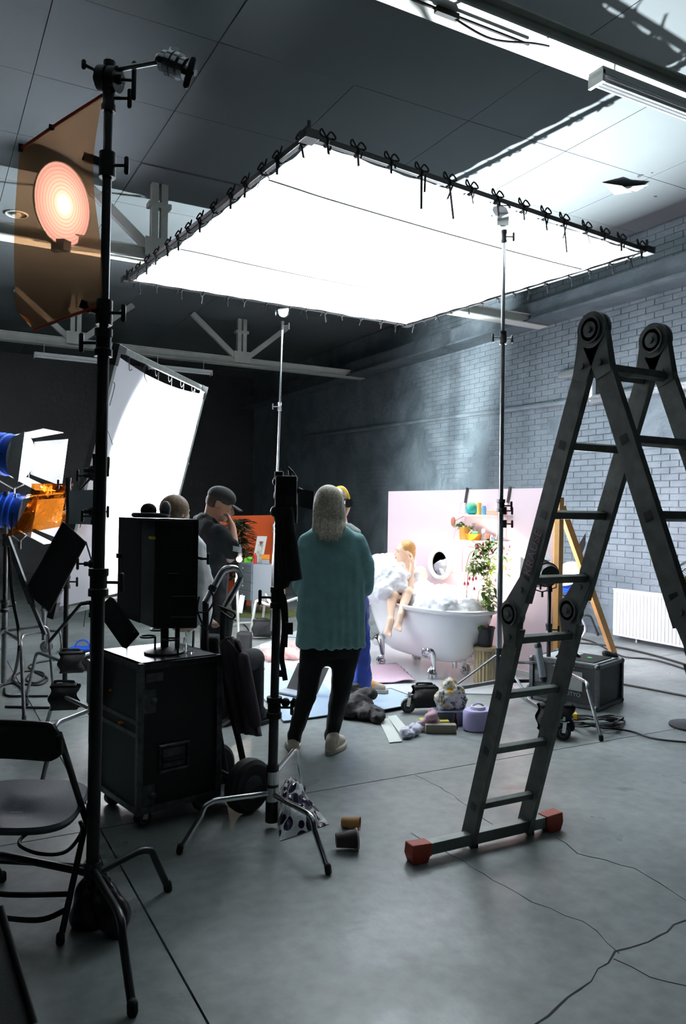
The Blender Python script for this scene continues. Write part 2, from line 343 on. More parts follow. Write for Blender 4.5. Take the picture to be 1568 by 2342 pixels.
b = MB(); q = Z(38, 490, CEIL-.01); b.tube(arc(q, V(1, 0, 0), V(0, 1, 0), .12, 0, 2*PI, 20)[:-1], .012, 6, closed=True); b.cyl(q+V(0, 0, .006), q+V(0, 0, -.02), .05); ce.part('ceiling_rose', b, 'trussw')
# right wall: bricks proud of the mortar, plastered-over stretches
wr = Thing('wall_right', None, None, (WX, 8, 0), kind='structure')
b = MB(); b.box((WX+.1, (YB+YF)/2, CEIL/2), (.2, YF-YB, CEIL)); wr.part('mortar_face', b, 'mortar', smooth=False)
bl, bh, gp = .252, .077, .007
def plastered(y, z):
    v = noise.noise(V(y*.45, z*.8, 3.1))+.5*noise.noise(V(y*1.3, z*1.9, 1.7))
    if z < 1.15: v += .45*(1.25-z)
    if y > 11: v += .35
    if 9.3 < y < 11.5 and z < 2.9: v += .4
    return v > .22
import heapq
cand = []; smear = MB()
for r_ in range(int(CEIL/bh)):
    z = r_*bh+bh/2; off = (r_ % 2)*bl/2
    for k in range(int((YF-5.0)/bl)+1):
        y = 5.0+off+k*bl
        pl0 = plastered(y, z)
        cand.append((y, z, pl0))
seen = [c for c in cand if not c[2] and c[0] < 13.5]
seen.sort(key=lambda c: (c[0]-3)**2 + 0*c[1])
near = [c for c in seen if 5.6 < c[0] < 11 and 1.0 < c[1] < 4.12][:300]; ns_ = set(near)
bm = {}
base = []
for v_ in range(4):
    b = MB(); d = (.012, bl-gp, bh-gp)
    b.box((0, 0, 0), d); 
    for i_, p in enumerate(b.v):
        if p.x < 0: p.x += random.uniform(-.001, .001)*1; p.y *= random.uniform(.955, .985); p.z *= random.uniform(.90, .96)
    base.append(mesh_of('brick', b, 'brickp'))
for c in near:
    o = bpy.data.objects.new('brick', base[random.randrange(4)]); COL.objects.link(o); o.parent = wr.o; o.location = (-.004+random.uniform(-.002, .003), c[0]-8, c[1]); o.rotation_euler = (random.uniform(-.006, .006), 0, 0)
b = MB()
for c in cand:
    if c[2] or c in ns_: continue
    b.box((WX-.004+random.uniform(-.002, .002), c[0], c[1]), (.012, bl-gp, bh-gp))
wr.part('brickwork', b, 'brickp', smooth=False, kind='stuff')
b = MB()                                                    # plaster skim covering bricks
for c in cand:
    if c[2]: b.box((WX-.0035+.002*noise.noise(V(c[0]*2, c[1]*3, 0)), c[0], c[1]), (.013, bl+.001, bh+.001))
wr.part('plaster_skim', b, 'plaster', smooth=False)
b = MB(); b.box((WX-.15, (5+YF)/2, 4.27), (.3, YF-5, .26)); b.box((WX-.2, (5+YF)/2, 4.14), (.4, YF-5, .03)); single_struct('trim_1', b, 'mortar')
b = MB(); b.box((WX-.012, (5+YF)/2, .05), (.02, YF-5, .10)); single_struct('baseboard_right', b, 'mortar')
b = MB(); b.box(((XL+WX)/2, YF+.1, CEIL/2), (WX-XL, .2, CEIL)); single_struct('wall_far', b, 'farwall')
b = MB(); b.box((XL-.1, (YB+YF)/2, CEIL/2), (.2, YF-YB, CEIL)); single_struct('wall_left', b, 'farwall')
b = MB(); b.box(((XL+WX)/2, YB-.1, CEIL/2), (WX-XL, .2, CEIL)); single_struct('wall_near', b, 'farwall')
# black drape along the far left
b = MB(); A = V(-5.6, 17.9, 0)
def drape(u, v): return V(-5.8+u*6.0, 18.4+.05*math.sin(u*90)+.03*math.sin(u*37), .02+v*(3.15+.03*math.sin(u*20)))
b.grid(drape, 160, 4); single('drape', b, 'blackfab', 'black stage drape hanging along the far wall behind the lamps', 'curtain', solid=.01)
# trusses
def truss(y, label, xa=XL+.02, xb=WX-.02, verts=(-3.6, -.72, 2.18, 5.05), z=4.16, m='trussw'):
    t = Thing('roof_truss', label, 'truss', (0, y, z-.08), group='painted steel roof trusses')
    b = MB(); b.beam((xa, y, z-.055), (xb, y, z-.055), .20, .018); b.beam((xa, y, z+.01), (xb, y, z+.01), .014, .12, ); 
    b = MB(); b.box(((xa+xb)/2, y, z-.05), (xb-xa, .20, .014)); b.box(((xa+xb)/2, y, z+.02), (xb-xa, .014, .13)); b.box(((xa+xb)/2, y, z+.085), (xb-xa, .10, .012))
    t.part('bottom_chord', b, m, smooth=False)
    for x in verts:
        b = MB(); b.box((x-.05, y, (z+CEIL)/2+.03), (.07, .09, CEIL-z-.07)); b.box((x+.05, y, (z+CEIL)/2+.03), (.07, .09, CEIL-z-.07)); t.part('post', b, m, smooth=False)
        b = MB(); b.box((x, y-.05, z+.10), (.30, .012, .2)); t.part('gusset', b, m, smooth=False)
        b = MB(); b.box((x, y, z+.55), (.24, .12, .05)); t.part('collar', b, m, smooth=False)
        for s_ in (-1, 1):
            b = MB(); b.beam((x+s_*.09, y, z+.08), (x+s_*.92, y, CEIL-.02), .09, .07, (0, 1, 0)); t.part('diagonal', b, m, smooth=False)
    return t
truss(3.33, 'nearest roof truss, bright lit underside crossing the top right corner'); truss(8.25, 'middle roof truss, its chord passing behind the orange gel'); truss(13.3, 'farthest roof truss, above the standing diffusion frame')
def tubefit(label, p0, p1, z, y, open_=True):
    t = Thing('fluorescent_fixture', label, 'light', ((p0+p1)/2, y, z-.06), group='fluorescent fixtures under the trusses')
    b = MB(); b.box(((p0+p1)/2, y, z), (p1-p0, .11, .05)); t.part('housing', b, 'whitemetal', smooth=False, bev=.006)
    for s_ in (-.027, .027):
        b = MB(); b.cyl((p0+.03, y+s_, z-.04), (p1-.03, y+s_, z-.04), .013, 10); t.part('tube', b, 'white')
    for xx in (p0+.01, p1-.01):
        b = MB(); b.box((xx, y, z-.03), (.02, .11, .07)); t.part('end_cap', b, 'whitemetal', smooth=False)
    for xx in (p0+.15, p1-.15):
        b = MB(); b.cyl((xx, y, z+.02), (xx, y, 4.102), .005, 6); t.part('hanger', b, 'whitemetal')
a_ = Y(1370, 180, 3.22); tubefit('white fluorescent fixture hanging at top right below the nearest truss', a_.x, a_.x+1.6, 4.02, 3.25)
a_ = Y(80, 805, 13.1).x; b_ = Y(245, 822, 13.1).x; tubefit('dim fluorescent fixture under the far truss, left of the standing frame', a_, b_, 3.93, 13.24)
a_ = Y(345, 830, 13.1).x; b_ = Y(490, 845, 13.1).x; tubefit('dim fluorescent fixture under the far truss, right of the standing frame top', a_, b_, 3.93, 13.24)
t = Thing('conduit', 'black cable run with junction boxes under the bright near truss', 'cable', (2, 3.3, 4.06))
b = MB(); b.tube([(1.1, 3.31, 4.085), (2.9, 3.31, 4.085)], .008, 6); b.box((2.35, 3.31, 4.08), (.14, .03, .03)); b.box((1.5, 3.31, 4.08), (.14, .03, .03)); t.part('wire', b, 'rubber')
b = MB(); b.tube(spline([(2.4, 3.31, 4.07), (2.6, 3.26, 4.0), (2.85, 3.22, 4.03), (3.0, 3.26, 4.08)]), .006, 6); t.part('loop', b, 'rubber')
# wall pipes
t = Thing('heating_pipe', 'silver insulated pipe with a step bend on the painted brick wall', 'pipe', (WX-.1, 8, 2.9))
p1 = X(1700, 868, WX-.10); p2 = X(1350, 914, WX-.1); p3 = X(1350, 845, WX-.1); p4 = X(1330, 848, WX-.1)
zz = p2.z; b = MB(); b.tube([V(p2.x, p1.y-2, zz), V(p2.x, p2.y, zz), V(p2.x, p2.y+.001, zz)], .055, 12); b.tube([V(p2.x, p2.y-.02, zz-.03), V(p2.x, p2.y, p3.z+.04)], .055, 12)
b.tube([V(p2.x, p2.y-.03, p3.z), V(p2.x, p2.y+.55, p3.z)], .05, 12); t.part('insulated_run', b, mat('foil_wrap', 'd5dadd', .3, .8, bump=.8, bs=14))
b = MB(); b.tube([X(1310, 918, WX-.06), X(1000, 958, WX-.06), X(700, 999, WX-.06)], .035, 8); t.part('painted_run', b, 'brickp', label='wall-coloured thin run of pipe going to the far corner')
M['radw'] = mat('radiator_enamel', 'bfc3c2', .5)
t = Thing('radiator', 'white panel radiator on the wall behind the ladder', 'radiator', X(1480, 1460, WX-.1))
ra = X(1402, 1452, WX-.12); rt = X(1402, 1347, WX-.12); zb, zt, y0 = ra.z, rt.z, ra.y
b = MB(); b.box((WX-.10, y0-1.0, (zb+zt)/2), (.07, 2.0, zt-zb)); t.part('panel', b, 'radw', smooth=False, bev=.008)
for k in range(38):
    b = MB(); b.box((WX-.137, y0-.05-k*.05, (zb+zt)/2), (.008, .026, zt-zb-.06)); t.part('rib', b, 'radw', smooth=False)
b = MB(); b.box((WX-.1, y0-1.0, zt+.006), (.09, 2.0, .012)); t.part('top_grille', b, 'white', smooth=False)
b = MB(); b.cyl((WX-.06, y0-.3, zb), (WX-.06, y0-.3, 0), .012); b.cyl((WX-.06, y0-1.7, zb), (WX-.06, y0-1.7, 0), .012); b.box((WX-.04, y0-1, (zb+zt)/2), (.05, .1, .1)); t.part('bracket', b, 'white')
# ================================================================ overhead silk
SZ = 3.85
sc = [Z(706, 312, SZ), Z(1478, 574, SZ), Z(930, 742, SZ), Z(290, 640, SZ)]   # near, right, far, left
ctr = sum(sc, V(0, 0, 0))/4
ex = ((sc[1]-sc[0])+(sc[2]-sc[3])).normalized(); ey = V(-ex.y, ex.x, 0); hs = 1.77
t = Thing('overhead_silk_frame', 'large square overhead frame with glowing white silk tied by black ribbons', 'diffusion frame', ctr.copy())
def silk(u, v):
    p = sc[0].lerp(sc[1], u).lerp(sc[3].lerp(sc[2], u), v); p = ctr+(p-ctr)*.972
    e = min(u, 1-u, v, 1-v); sag = .035*(1-(2*u-1)**2)*(1-(2*v-1)**2); pull = .012*math.sin((u if min(v, 1-v) < min(u, 1-u) else v)*PI*24)*max(0, 1-e/.05)
    p = p + (p-ctr)*pull*.4
    p.z -= sag+.012-.012*noise.noise(V(u*7, v*7, 0))*max(0, 1-e/.2); return p
b = MB(); b.grid(silk, 72, 72); sk = t.part('silk', b, 'silk')
for v_ in (.18, .66):
    b = MB(); b.tube([silk(.0+.01+i*.049, v_)-V(0, 0, .003) for i in range(21)], .005, 5); t.part('seam', b, 'black', sk)
for i in range(4):
    a, c = sc[i], sc[(i+1) % 4]; b = MB(); b.beam(a, c, .04, .04); t.part('pipe', b, 'black', smooth=False, bev=.006, label='square black tube side')
    b = MB(); b.box(a, (.10, .10, .06), math.atan2(ex.y, ex.x)); b.cyl(a, a+V(0, 0, .1), .012); t.part('corner_block', b, 'black', smooth=False, bev=.005)
    n = 14; inn = (ctr-(a+c)/2).normalized(); al = (c-a).normalized()
    for k in range(n):
        q = a.lerp(c, (k+.6+random.uniform(-.15, .15))/n); b = MB(); r_ = .026
        b.tube(arc(q, inn, V(0, 0, 1), .03, 0, 2*PI, 10)[:-1], .007, 5, closed=True); b.tube([q+inn*.03, q+inn*.07], .004, 5)
        for s_ in (-1, 1):
            bow = [q+V(0, 0, .03), q+al*.035*s_+V(0, 0, .075), q+al*.06*s_-inn*.02+V(0, 0, .03), q+V(0, 0, .025)]; b.tube(spline(bow, 4), .006, 5)
        ln = random.choice((.05, .07, .1, .08, .22 if i == 0 else .09)); dr = al*random.uniform(-.3, .3)-inn*random.uniform(-.1, .3)
        e = q-inn*.015-V(0, 0, .02); b.beam(e, e+dr*ln-V(0, 0, ln), .016, .003); e = q+al*.03-inn*.02; b.beam(e, e-dr*ln*1.3-V(0, 0, ln*.6), .014, .003)
        t.part('ribbon_tie', b, 'blackfab', smooth=False)
# ================================================================ stands
def collar(b, p, r, h=.09):
    b.lathe([(r, -h/2), (r*1.35, -h/2), (r*1.35, -h/4), (r*1.15, -h/5), (r*1.15, h/5), (r*1.35, h/4), (r*1.35, h/2), (r, h/2)], p, 14)
def tknob(b, p, d, ln=.05, w_=.05):
    p = Vector(p); d = Vector(d).normalized(); b.cyl(p, p+d*ln, .006, 8); s = d.cross(V(0, 0, 1)); s = V(0, 0, 1) if s.length < .1 else V(0, 0, 1)
    b.cap(p+d*ln-s*w_/2, .009, p+d*ln+s*w_/2, .009, 8)
def stand(name, label, foot, sections, legs, legz, m='steel', legm='steel', knobs=None, lr=.0125, bend=.72, group=None, top=None, shoe=True):
    """sections: (z0, z1, radius); legs: floor tips"""
    t = Thing(name, label, 'light stand', V(foot.x, foot.y, 0), group=group); foot = V(foot.x, foot.y, 0)
    tp = top if top is not None else foot
    def ax(z): 
        zt = sections[-1][1]; k = z/zt; return V(foot.x+(tp.x-foot.x)*k, foot.y+(tp.y-foot.y)*k, z)
    for i, (z0, z1, r) in enumerate(sections):
        b = MB(); b.cyl(ax(z0), ax(z1), r, 14); t.part('tube', b, m[i] if isinstance(m, (list, tuple)) else m)
        b = MB(); collar(b, ax(z1-.05), r*1.15, .10)
        kd = (RT*(1 if i % 2 == 0 else -1)); tknob(b, ax(z1-.05)+kd*r, kd, .06, .055); t.part('clamp', b, 'black')
    for i, q in enumerate(legs):
        q = Vector((q[0], q[1], 0)); lz = legz[i] if isinstance(legz, (list, tuple)) else legz; o_ = ax(lz); d = (q-V(o_.x, o_.y, 0)); D = d.length; d.normalize()
        k = o_+d*D*bend+V(0, 0, .03); b = MB()
        pts = [o_, k-d*.05, *spline([k-d*.03, k+d*.01-V(0, 0, .012), k+d*.03-V(0, 0, .05)], 3), q+V(0, 0, .015)]
        b.tube(pts, lr, 10); b.cyl(o_-V(0, 0, .03), o_+V(0, 0, .03), sections[0][2]*1.3, 14); lg = t.part('leg', b, legm)
        b = MB(); b.cap(q+V(0, 0, .012), lr*1.25, q+V(0, 0, .03)-d*.004, lr*1.25, 8); t.part('rubber_foot', b, 'rubber', lg)
    return t, ax
def griphead(t, c, ax_, arm=None, s=1, m='black'):
    """round grip head: two discs clamped on an axis with a T-knob"""
    b = MB(); c = Vector(c); a = Vector(ax_).normalized(); b.cyl(c-a*.03*s, c-a*.004*s, .036*s, 18); b.cyl(c+a*.004*s, c+a*.03*s, .036*s, 18); b.cyl(c-a*.045*s, c+a*.045*s, .014*s, 12); b.cyl(c+V(0, 0, -.05*s), c+V(0, 0, .05*s), .018*s, 10)
    tknob(b, c+a*.045*s, a, .035*s, .1*s); return t.part('grip_head', b, m)
def sandbag(label, c, s=(.3, .16), rot=0, m='blackfab', name='sandbag', group='black sandbags', hang=True, tilt=0):
    """saddle sandbag: two filled pouches joined by a strap"""
    b = MB(); R = Matrix.Rotation(rot, 3, 'Z'); c = Vector(c); u = R @ V(1, 0, 0); v = R @ V(0, 1, 0); w_, h = s
    t = Thing(name, label, 'sandbag', (c.x, c.y, c.z-h if hang else c.z), group=None)
    for sd in (-1, 1):
        b = MB(); b.grid(lambda p, q: c + u*(p-.5)*w_*(1-.03*math.sin(q*PI)+.006*math.sin(q*17+sd)) + v*sd*(.02+.055*math.sin(p*PI)**.5*math.sin(q*PI)**.6+.012) - V(0, 0, q*h) + u*.012*math.sin(q*9+p*7), 12, 10)
        b.grid(lambda p, q: c + u*(p-.5)*w_*(1-.03*math.sin(q*PI)+.006*math.sin(q*17+sd)) + v*sd*.012 - V(0, 0, q*h) + u*.012*math.sin(q*9+p*7), 12, 10)
        t.part('pouch', b, m)
    b = MB(); b.grid(lambda p, q: c+u*(p-.5)*w_*.9+v*(q-.5)*.08+V(0, 0, .012*math.sin(q*PI)), 6, 4); t.part('saddle', b, m, solid=.006)
    b = MB(); b.tube(spline([c-u*w_*.3+V(0, 0, .012), c-u*.05+V(0, 0, .026), c+u*.05+V(0, 0, .022), c+u*w_*.3+V(0, 0, .012)], 5), .009, 6); t.part('strap', b, m)
    return t
# left near stand
LF = Z(209, 2105); LD = (LF-CAM).dot(FW)
ltop = P(249, 205, LD)
st, axL = stand('light_stand', 'tall black stand in the left foreground carrying the orange gel frame', LF, [(.10, 1.28, .0235), (1.2, 2.15, .021), (2.1, 3.04, .0165)],
   [Z(303, 2322), Z(384, 2039), L(-1.45, 2.95)], [.185, .165, .17], m=['black', 'black', 'darksteel'], legm='darksteel', lr=.014, top=ltop)
hd = axL(3.06); griphead(st, hd, RT*.9-UP*.15+FW*-.2, s=1.25)
b = MB(); tknob(b, hd-RT*.03+V(0, 0, .02), -RT+UP*.5, .07, .02); st.part('lever', b, 'black')
t = Thing('grip_arm', 'short steel grip arm with a shiny clamp head, atop the left stand', 'grip arm', hd+RT*.02)
ae = P(372, 140, LD-.1); b = MB(); b.cyl(hd+V(0, 0, .03), ae, .0095, 12); t.part('rod', b, 'steel')
b = MB(); a = (P(440, 165, LD-.12)-P(375, 140, LD-.1)).normalized(); c = P(397, 148, LD-.1)
for k in range(4): b.cyl(c+a*(-.045+k*.026), c+a*(-.045+k*.026+.019), (.036, .044, .044, .036)[k], 18)
b.cyl(c-a*.05, c+a*.09, .012, 10); b.box(c+V(0, 0, .04), (.03, .03, .03)); b.ball(P(366, 135, LD-.1), .02); hg = t.part('clamp_head', b, 'chrome')
b = MB(); k = P(433, 168, LD-.12); b.cap(k+UP*.045+RT*.012, .013, k-UP*.04-RT*.01, .013, 10); b.cyl(k-a*.03, k, .01); t.part('knob', b, 'black')
for zc, sgn in ((None, 1),):
    pass
for (py, nm) in ((378, -1), (715, -1)):
    zc = P(230, py, LD).z; c = axL(zc); b = MB(); b.cyl(c-V(0, 0, .045), c+V(0, 0, .045), .03, 14); b.beam(c, c-RT*.085+V(0, 0, .03), .02, .03); tknob(b, c+RT*.02, RT, .05, .05); 
    if py == 715: b.beam(c-RT*.05, P(190, 692, LD), .02, .015)
    st.part('gel_clamp', b, 'black')
# orange gel frame
g = [P(228, 217, LD), P(45, 342, LD+.10), P(38, 500, LD+.12), P(36, 650, LD+.12), P(48, 718, LD+.12), P(74, 757, LD+.10), P(100, 752, LD+.08), P(222, 698, LD+.02)]
def gelpt(u, v):
    top = P(45+183*u, 342-125*u, LD+.10-.1*u); bot_y = (728+29*math.sin(min(1, u*5)*PI/2)) if u < .2 else 757-(u-.2)/.8*58
    xb = 38+18*max(0, .2-abs(.0-u))*0 + 184*u
    x = (45+183*u)*(1-v)+(xb-2)*v - (8*math.sin(v*PI) if u < .5 else 0)*(1-2*u if u < .5 else 0) - (12*math.sin(v*PI*2.0-.6)*(2*u-1) if u > .5 else 0)
    if u < .25: x += (0.25-u)/.25*30*max(0, (v-.93)/.07)**2.2
    y = (342-125*u)*(1-v)+bot_y*v
    return P(x, y, LD+.10-.1*u+.03*math.sin(v*9+u*3)*u)
gt = Thing('gel_frame', 'sheet of orange gel hanging off the left foreground stand', 'light filter', axL(1.9))
b = MB(); b.grid(gelpt, 24, 40); gt.part('gel_sheet', b, 'ctog')
for k in (0, 1):
    b = MB(); b.tube([gelpt(u/10, k) for u in range(2*k, 11)], .006, 6); gt.part('wire_edge', b, 'redplastic')
b = MB(); p = gelpt(.02, 0); b.box(p, (.02, .01, .03)); p = gelpt(.4, 0); b.box(p, (.02, .01, .02)); gt.part('tape', b, 'blackmatte')
# ================================================================ folding ladder
H1 = V(2.189, 2.113, 2.17); ft = Z(1058, 1920, .07); FA = V(2.16, Z(1056, 1925, .03).y, .02); LW = .33
b0 = MB(); lt = Thing('folding_ladder', 'tall aluminium folding ladder set up as an A-frame in the right foreground', 'ladder', V(2.3, 2.1, 0))
MJ = FA.lerp(H1, .5)+V(0, .03, 0)                            # middle joints, slightly bowed
FB = V(2.16, 1.30, .02); MK = FB.lerp(H1, .5)+V(0, -.03, 0)
SW, ST = .082, .026
M['sticker'] = mat('ladder_sticker', 'b9b2b4', .6, ns=30, nv=.3)
def stile(a, c, x):
    b = MB(); b.beam(V(x, a.y, a.z), V(x, c.y, c.z), ST, SW, (1, 0, 0))
    return b
def swap(a, c, x, nm='stile'):
    a = V(x, a.y, a.z); c = V(x, c.y, c.z); d = (c-a).normalized(); n = V(0, d.z, -d.y); b = MB(); h = SW/2
    for s_ in (-1, 1):                                       # flanges, then the web: an open C profile
        b.prism([a+n*h*s_, c+n*h*s_, c+n*(h-.010)*s_, a+n*(h-.010)*s_], (ST*(1 if x > 2.3 else 1), 0, 0))
    b.prism([a+n*(h-.01), c+n*(h-.01), c-n*(h-.01), a-n*(h-.01)], (.006, 0, 0))
    b.v = [V(p.x-ST/2, p.y, p.z) for p in b.v]
    return lt.part(nm, b, 'alu', smooth=False)
gapj = .06
for x in (H1.x, H1.x+LW):
    for (lo, mid, top) in ((FA, MJ, H1), (FB, MK, H1)):
        d1 = (mid-lo).normalized(); d2 = (top-mid).normalized()
        swap(lo, mid-d1*gapj, x); swap(mid+d2*gapj, top-d2*gapj, x)
    def hinge(c, dirs, off, big=.068):
        b = MB(); c = V(x, c.y, c.z)+off
        for s_ in (-.011, .011):
            b.cyl(c+V(s_-.006, 0, 0), c+V(s_+.006, 0, 0), big, 24)
        b.cyl(c-V(.026, 0, 0), c+V(.026, 0, 0), .030, 16); b.cyl(c-V(.032, 0, 0), c+V(.032, 0, 0), .012, 10)
        b.lathe([(.05, 0), (.05, .004), (.043, .004), (.043, 0)], c-V(.021, 0, 0), 24, (-1, 0, 0))
        for (tgt, k) in dirs:
            tgt = V(x, tgt.y, tgt.z); d = (tgt-V(x, c.y, c.z)).normalized(); n = V(0, d.z, -d.y); e = tgt
            b.prism([c+n*big*.92-V(.015, 0, 0), V(e.x-.015, e.y, e.z)+n*.036, V(e.x-.015, e.y, e.z)-n*.036, c-n*big*.92-V(.015, 0, 0)], (.03, 0, 0))
            q = V(x, c.y, c.z).lerp(e, .72); b.cyl(q-V(.022, 0, 0), q+V(.022, 0, 0), .011, 10)
        lt.part('hinge', b, 'aludark', label='round locking hinge')
    hinge(H1, [(H1+(MJ-H1).normalized()*.17, 1), (H1+(MK-H1).normalized()*.17, 1)], V(0, 0, .02))
    hinge(MJ, [(MJ+(FA-MJ).normalized()*.15, 1), (MJ+(H1-MJ).normalized()*.15, 1)], V(0, .045, -.01), .06)
    hinge(MK, [(MK+(FB-MK).normalized()*.15, 1), (MK+(H1-MK).normalized()*.15, 1)], V(0, -.045, -.01), .06)
def rungs(lo, mid, top, n, pyl):
    for (a, c, ts) in ((lo, mid, (.17, .42, .66, .89)), (mid, top, (.13, .38, .63, .88))):
        for q in ts:
            p = a.lerp(c, q); d = (c-a).normalized(); b = MB(); b.beam((H1.x, p.y, p.z), (H1.x+LW, p.y, p.z), .030, .030, d); r = lt.part('rung', b, 'alu', smooth=False, bev=.003)
            for x in (H1.x-ST/2-.001, H1.x+LW-ST/2-.001):
                b = MB(); b.beam((x-.0, p.y, p.z), (x+.004, p.y, p.z), .034, .034, d); lt.part('rung_plug', b, 'plasticblack', r, smooth=False)
rungs(FA, MJ, H1, 8, None); rungs(FB, MK, H1, 8, None)
b = MB(); q1 = Z(945, 1948, .06); q2 = Z(1262, 1872, .06); q1 = V(H1.x-.24, FA.y+.02, .055); q2 = V(H1.x+LW+.24, FA.y+.02, .055)
q1 = Z(948, 1945, .05); q2 = Z(1265, 1872, .05); b.beam(q1, q2, .05, .05); lt.part('stabiliser_bar', b, 'aludark', smooth=False, bev=.003)
d = (q2-q1).normalized()
for q, s_ in ((q1, -1), (q2, 1)):
    b = MB(); n = V(-d.y, d.x, 0)*.031; z = V(0, 0, 1)
    poly = [q-d*s_*.07+z*.03, q+d*s_*.03+z*.036, q+d*s_*.035-z*.01, q+d*s_*.02-z*.05, q-d*s_*.05-z*.05, q-d*s_*.06-z*.028, q-d*s_*.07-z*.026]
    b.prism([p-n for p in poly], n*2); lt.part('rubber_foot', b, 'redplastic', smooth=False, bev=.004, label='orange-red rubber end cap')
b = MB()
for x in (H1.x, H1.x+LW): b.box((x+.03, FA.y-.005, .06), (.012, .05, .13))
lt.part('bar_bolt', b, 'darksteel', smooth=False)
q = FB; b = MB()
for x in (H1.x, H1.x+LW): b.box((x, FB.y, .03), (.04, .09, .06))
lt.part('rear_foot', b, 'rubber', smooth=False)
# sticker on the upper left stile (brand word left as a band of letters)
a_ = MJ.lerp(H1, .16); c_ = MJ.lerp(H1, .31); dd = (c_-a_).normalized(); nn = V(0, dd.z, -dd.y); b = MB(); xx = H1.x-ST/2-.0006
b.prism([V(xx, p.y, p.z)+nn*k for p, k in ((a_, .022), (c_, .022), (c_, -.022), (a_, -.022))], (-.0008, 0, 0)); stk = lt.part('sticker', b, mat('sticker_dark', '5b5a66', .5), smooth=False)
def textmesh(body, size, mtx, m, t=None, name='lettering', parent=None, ext=.0005, thing_local=False):
    c = bpy.data.curves.new('t', 'FONT'); c.body = body; c.size = size; c.extrude = ext; c.align_x = 'CENTER'; c.align_y = 'CENTER'; c.resolution_u = 3
    o = bpy.data.objects.new('t', c); COL.objects.link(o); dg = bpy.context.evaluated_depsgraph_get(); me = bpy.data.meshes.new_from_object(o.evaluated_get(dg)); bpy.data.objects.remove(o)
    me.transform(mtx); me.transform(Matrix.Translation(-t.org)); me.materials.clear(); me.materials.append(M[m] if isinstance(m, str) else m); me.name = name
    o = bpy.data.objects.new(name, me); COL.objects.link(o); o.parent = parent or t.o; return o
def frame_mtx(o, xa, ya):
    xa = Vector(xa).normalized(); za = xa.cross(Vector(ya)).normalized(); ya = za.cross(xa); m = Matrix((xa, ya, za)).transposed().to_4x4(); m.translation = o; return m
mid = (a_+c_)/2; textmesh('KRAUSE', .055, frame_mtx(V(xx-.002, mid.y, mid.z), dd, V(0, dd.z, -dd.y) if False else V(0, -dd.z, dd.y)*-1), mat('sticker_letters', 'b98f9a', .5), lt, 'lettering', stk)
# ================================================================ bathroom set
B0 = L(1.86, 6.92); B1 = L(.517, 8.96)                       # right and left ends of the pink backdrop
bd = (B1-B0).normalized(); bn = V(-bd.y, bd.x, 0)            # bn points toward the tub
if bn.dot(CAM-B0) < 0: bn = -bn
BH = 1.745
t = Thing('pink_backdrop', 'pale pink freestanding set wall behind the bathtub', 'set wall', (B0+B1)/2)
b = MB(); b.prism([B0, B1, B1+V(0, 0, BH), B0+V(0, 0, BH)], -bn*.04); t.part('panel', b, 'pink', smooth=False)
b = MB(); b.prism([B0+bn*.001, B1+bn*.001, B1+bn*.001+V(0, 0, .07), B0+bn*.001+V(0, 0, .07)], bn*.014); b.prism([B0+bn*.015, B1+bn*.015, B1+bn*.015+V(0, 0, .012), B0+bn*.015+V(0, 0, .012)], bn*.008); t.part('skirting', b, 'white', smooth=False)
def onw(px, py, off=.02):                                     # point on the backdrop face (plus off toward the tub)
    r = ray(px, py); k = (B0+bn*off-CAM).dot(bn)/r.dot(bn); return CAM+r*k
# timber brace behind its right end
t = Thing('timber_brace', 'pine timber A-frame brace propping the pink backdrop from behind', 'brace', B0-bn*.1)
pb = Z(1247, 1565); pb = B0 + bd*-.045 - bn*.03
b = MB(); b.box(pb+V(0, 0, .83), (.055, .055, 1.66), math.atan2(bd.y, bd.x)); t.part('post', b, 'wood', smooth=False)
e = Z(1408, 1512, .03); b = MB(); b.beam(pb+V(0, 0, 1.58)-bn*.02, e, .05, .06, bn); t.part('strut', b, 'wood', smooth=False)
b = MB(); b.beam(V(pb.x, pb.y, .02), V(e.x, e.y, .02)+(e-pb).normalized()*.06, .05, .04); t.part('base_rail', b, 'wood', smooth=False)
# floor boards of the set
b = MB(); poly = [Z(562, 1505), Z(650, 1648), Z(818, 1590), Z(1100, 1600), Z(1210, 1600), B0+bn*.05, B1+bn*.05, Z(700, 1470)]
def flat(name, pts, th, m, label, cat, z=0, **k):
    b = MB(); b.prism([V(p.x, p.y, z) for p in pts], (0, 0, th)); return single(name, b, m, label, cat, smooth=False, **k)
flat('set_floor_board', [Z(500, 1565), Z(560, 1490), Z(690, 1440), B1+bn*.06+bd*.4, B0+bn*.06, Z(1190, 1592), Z(1000, 1587), Z(930, 1590), Z(640, 1590)], .012, 'tile', 'glossy white board flooring under the bathtub set', 'floor board', loc=None)
bb = [Z(508, 1530, .013), Z(655, 1649, .013), Z(765, 1640, .013), Z(800, 1608, .013), Z(560, 1528, .013)]
flat('blue_board', [Z(520, 1500, .02), Z(648, 1648, .02), Z(802, 1627, .02), Z(735, 1560, .02), Z(640, 1522, .02)], .006, 'bluebd', 'pale blue glossy board on the floor under the standing woman', 'floor board', z=.013)
pts = [Z(800, 1592, .02), Z(893, 1576, .02), Z(975, 1607, .02), Z(862, 1628, .02), Z(800, 1627, .02)]
flat('blue_board', pts, .006, 'bluebd', 'pale blue board with dark edge beneath the yellow and grey trainer', 'floor board', z=.020)
t = Thing('board_edging', 'thin dark edge strip around the pale blue board by the trainer', 'strip', Z(893, 1576, .02))
b = MB(); b.tube([p+V(0, 0, .005) for p in pts], .005, 5, closed=True); t.part('strip', b, 'edge')
for (x1, y1, x2, y2) in ((850, 1556, 1000, 1565), (560, 1575, 850, 1556), (700, 1500, 1010, 1520)):
    pass
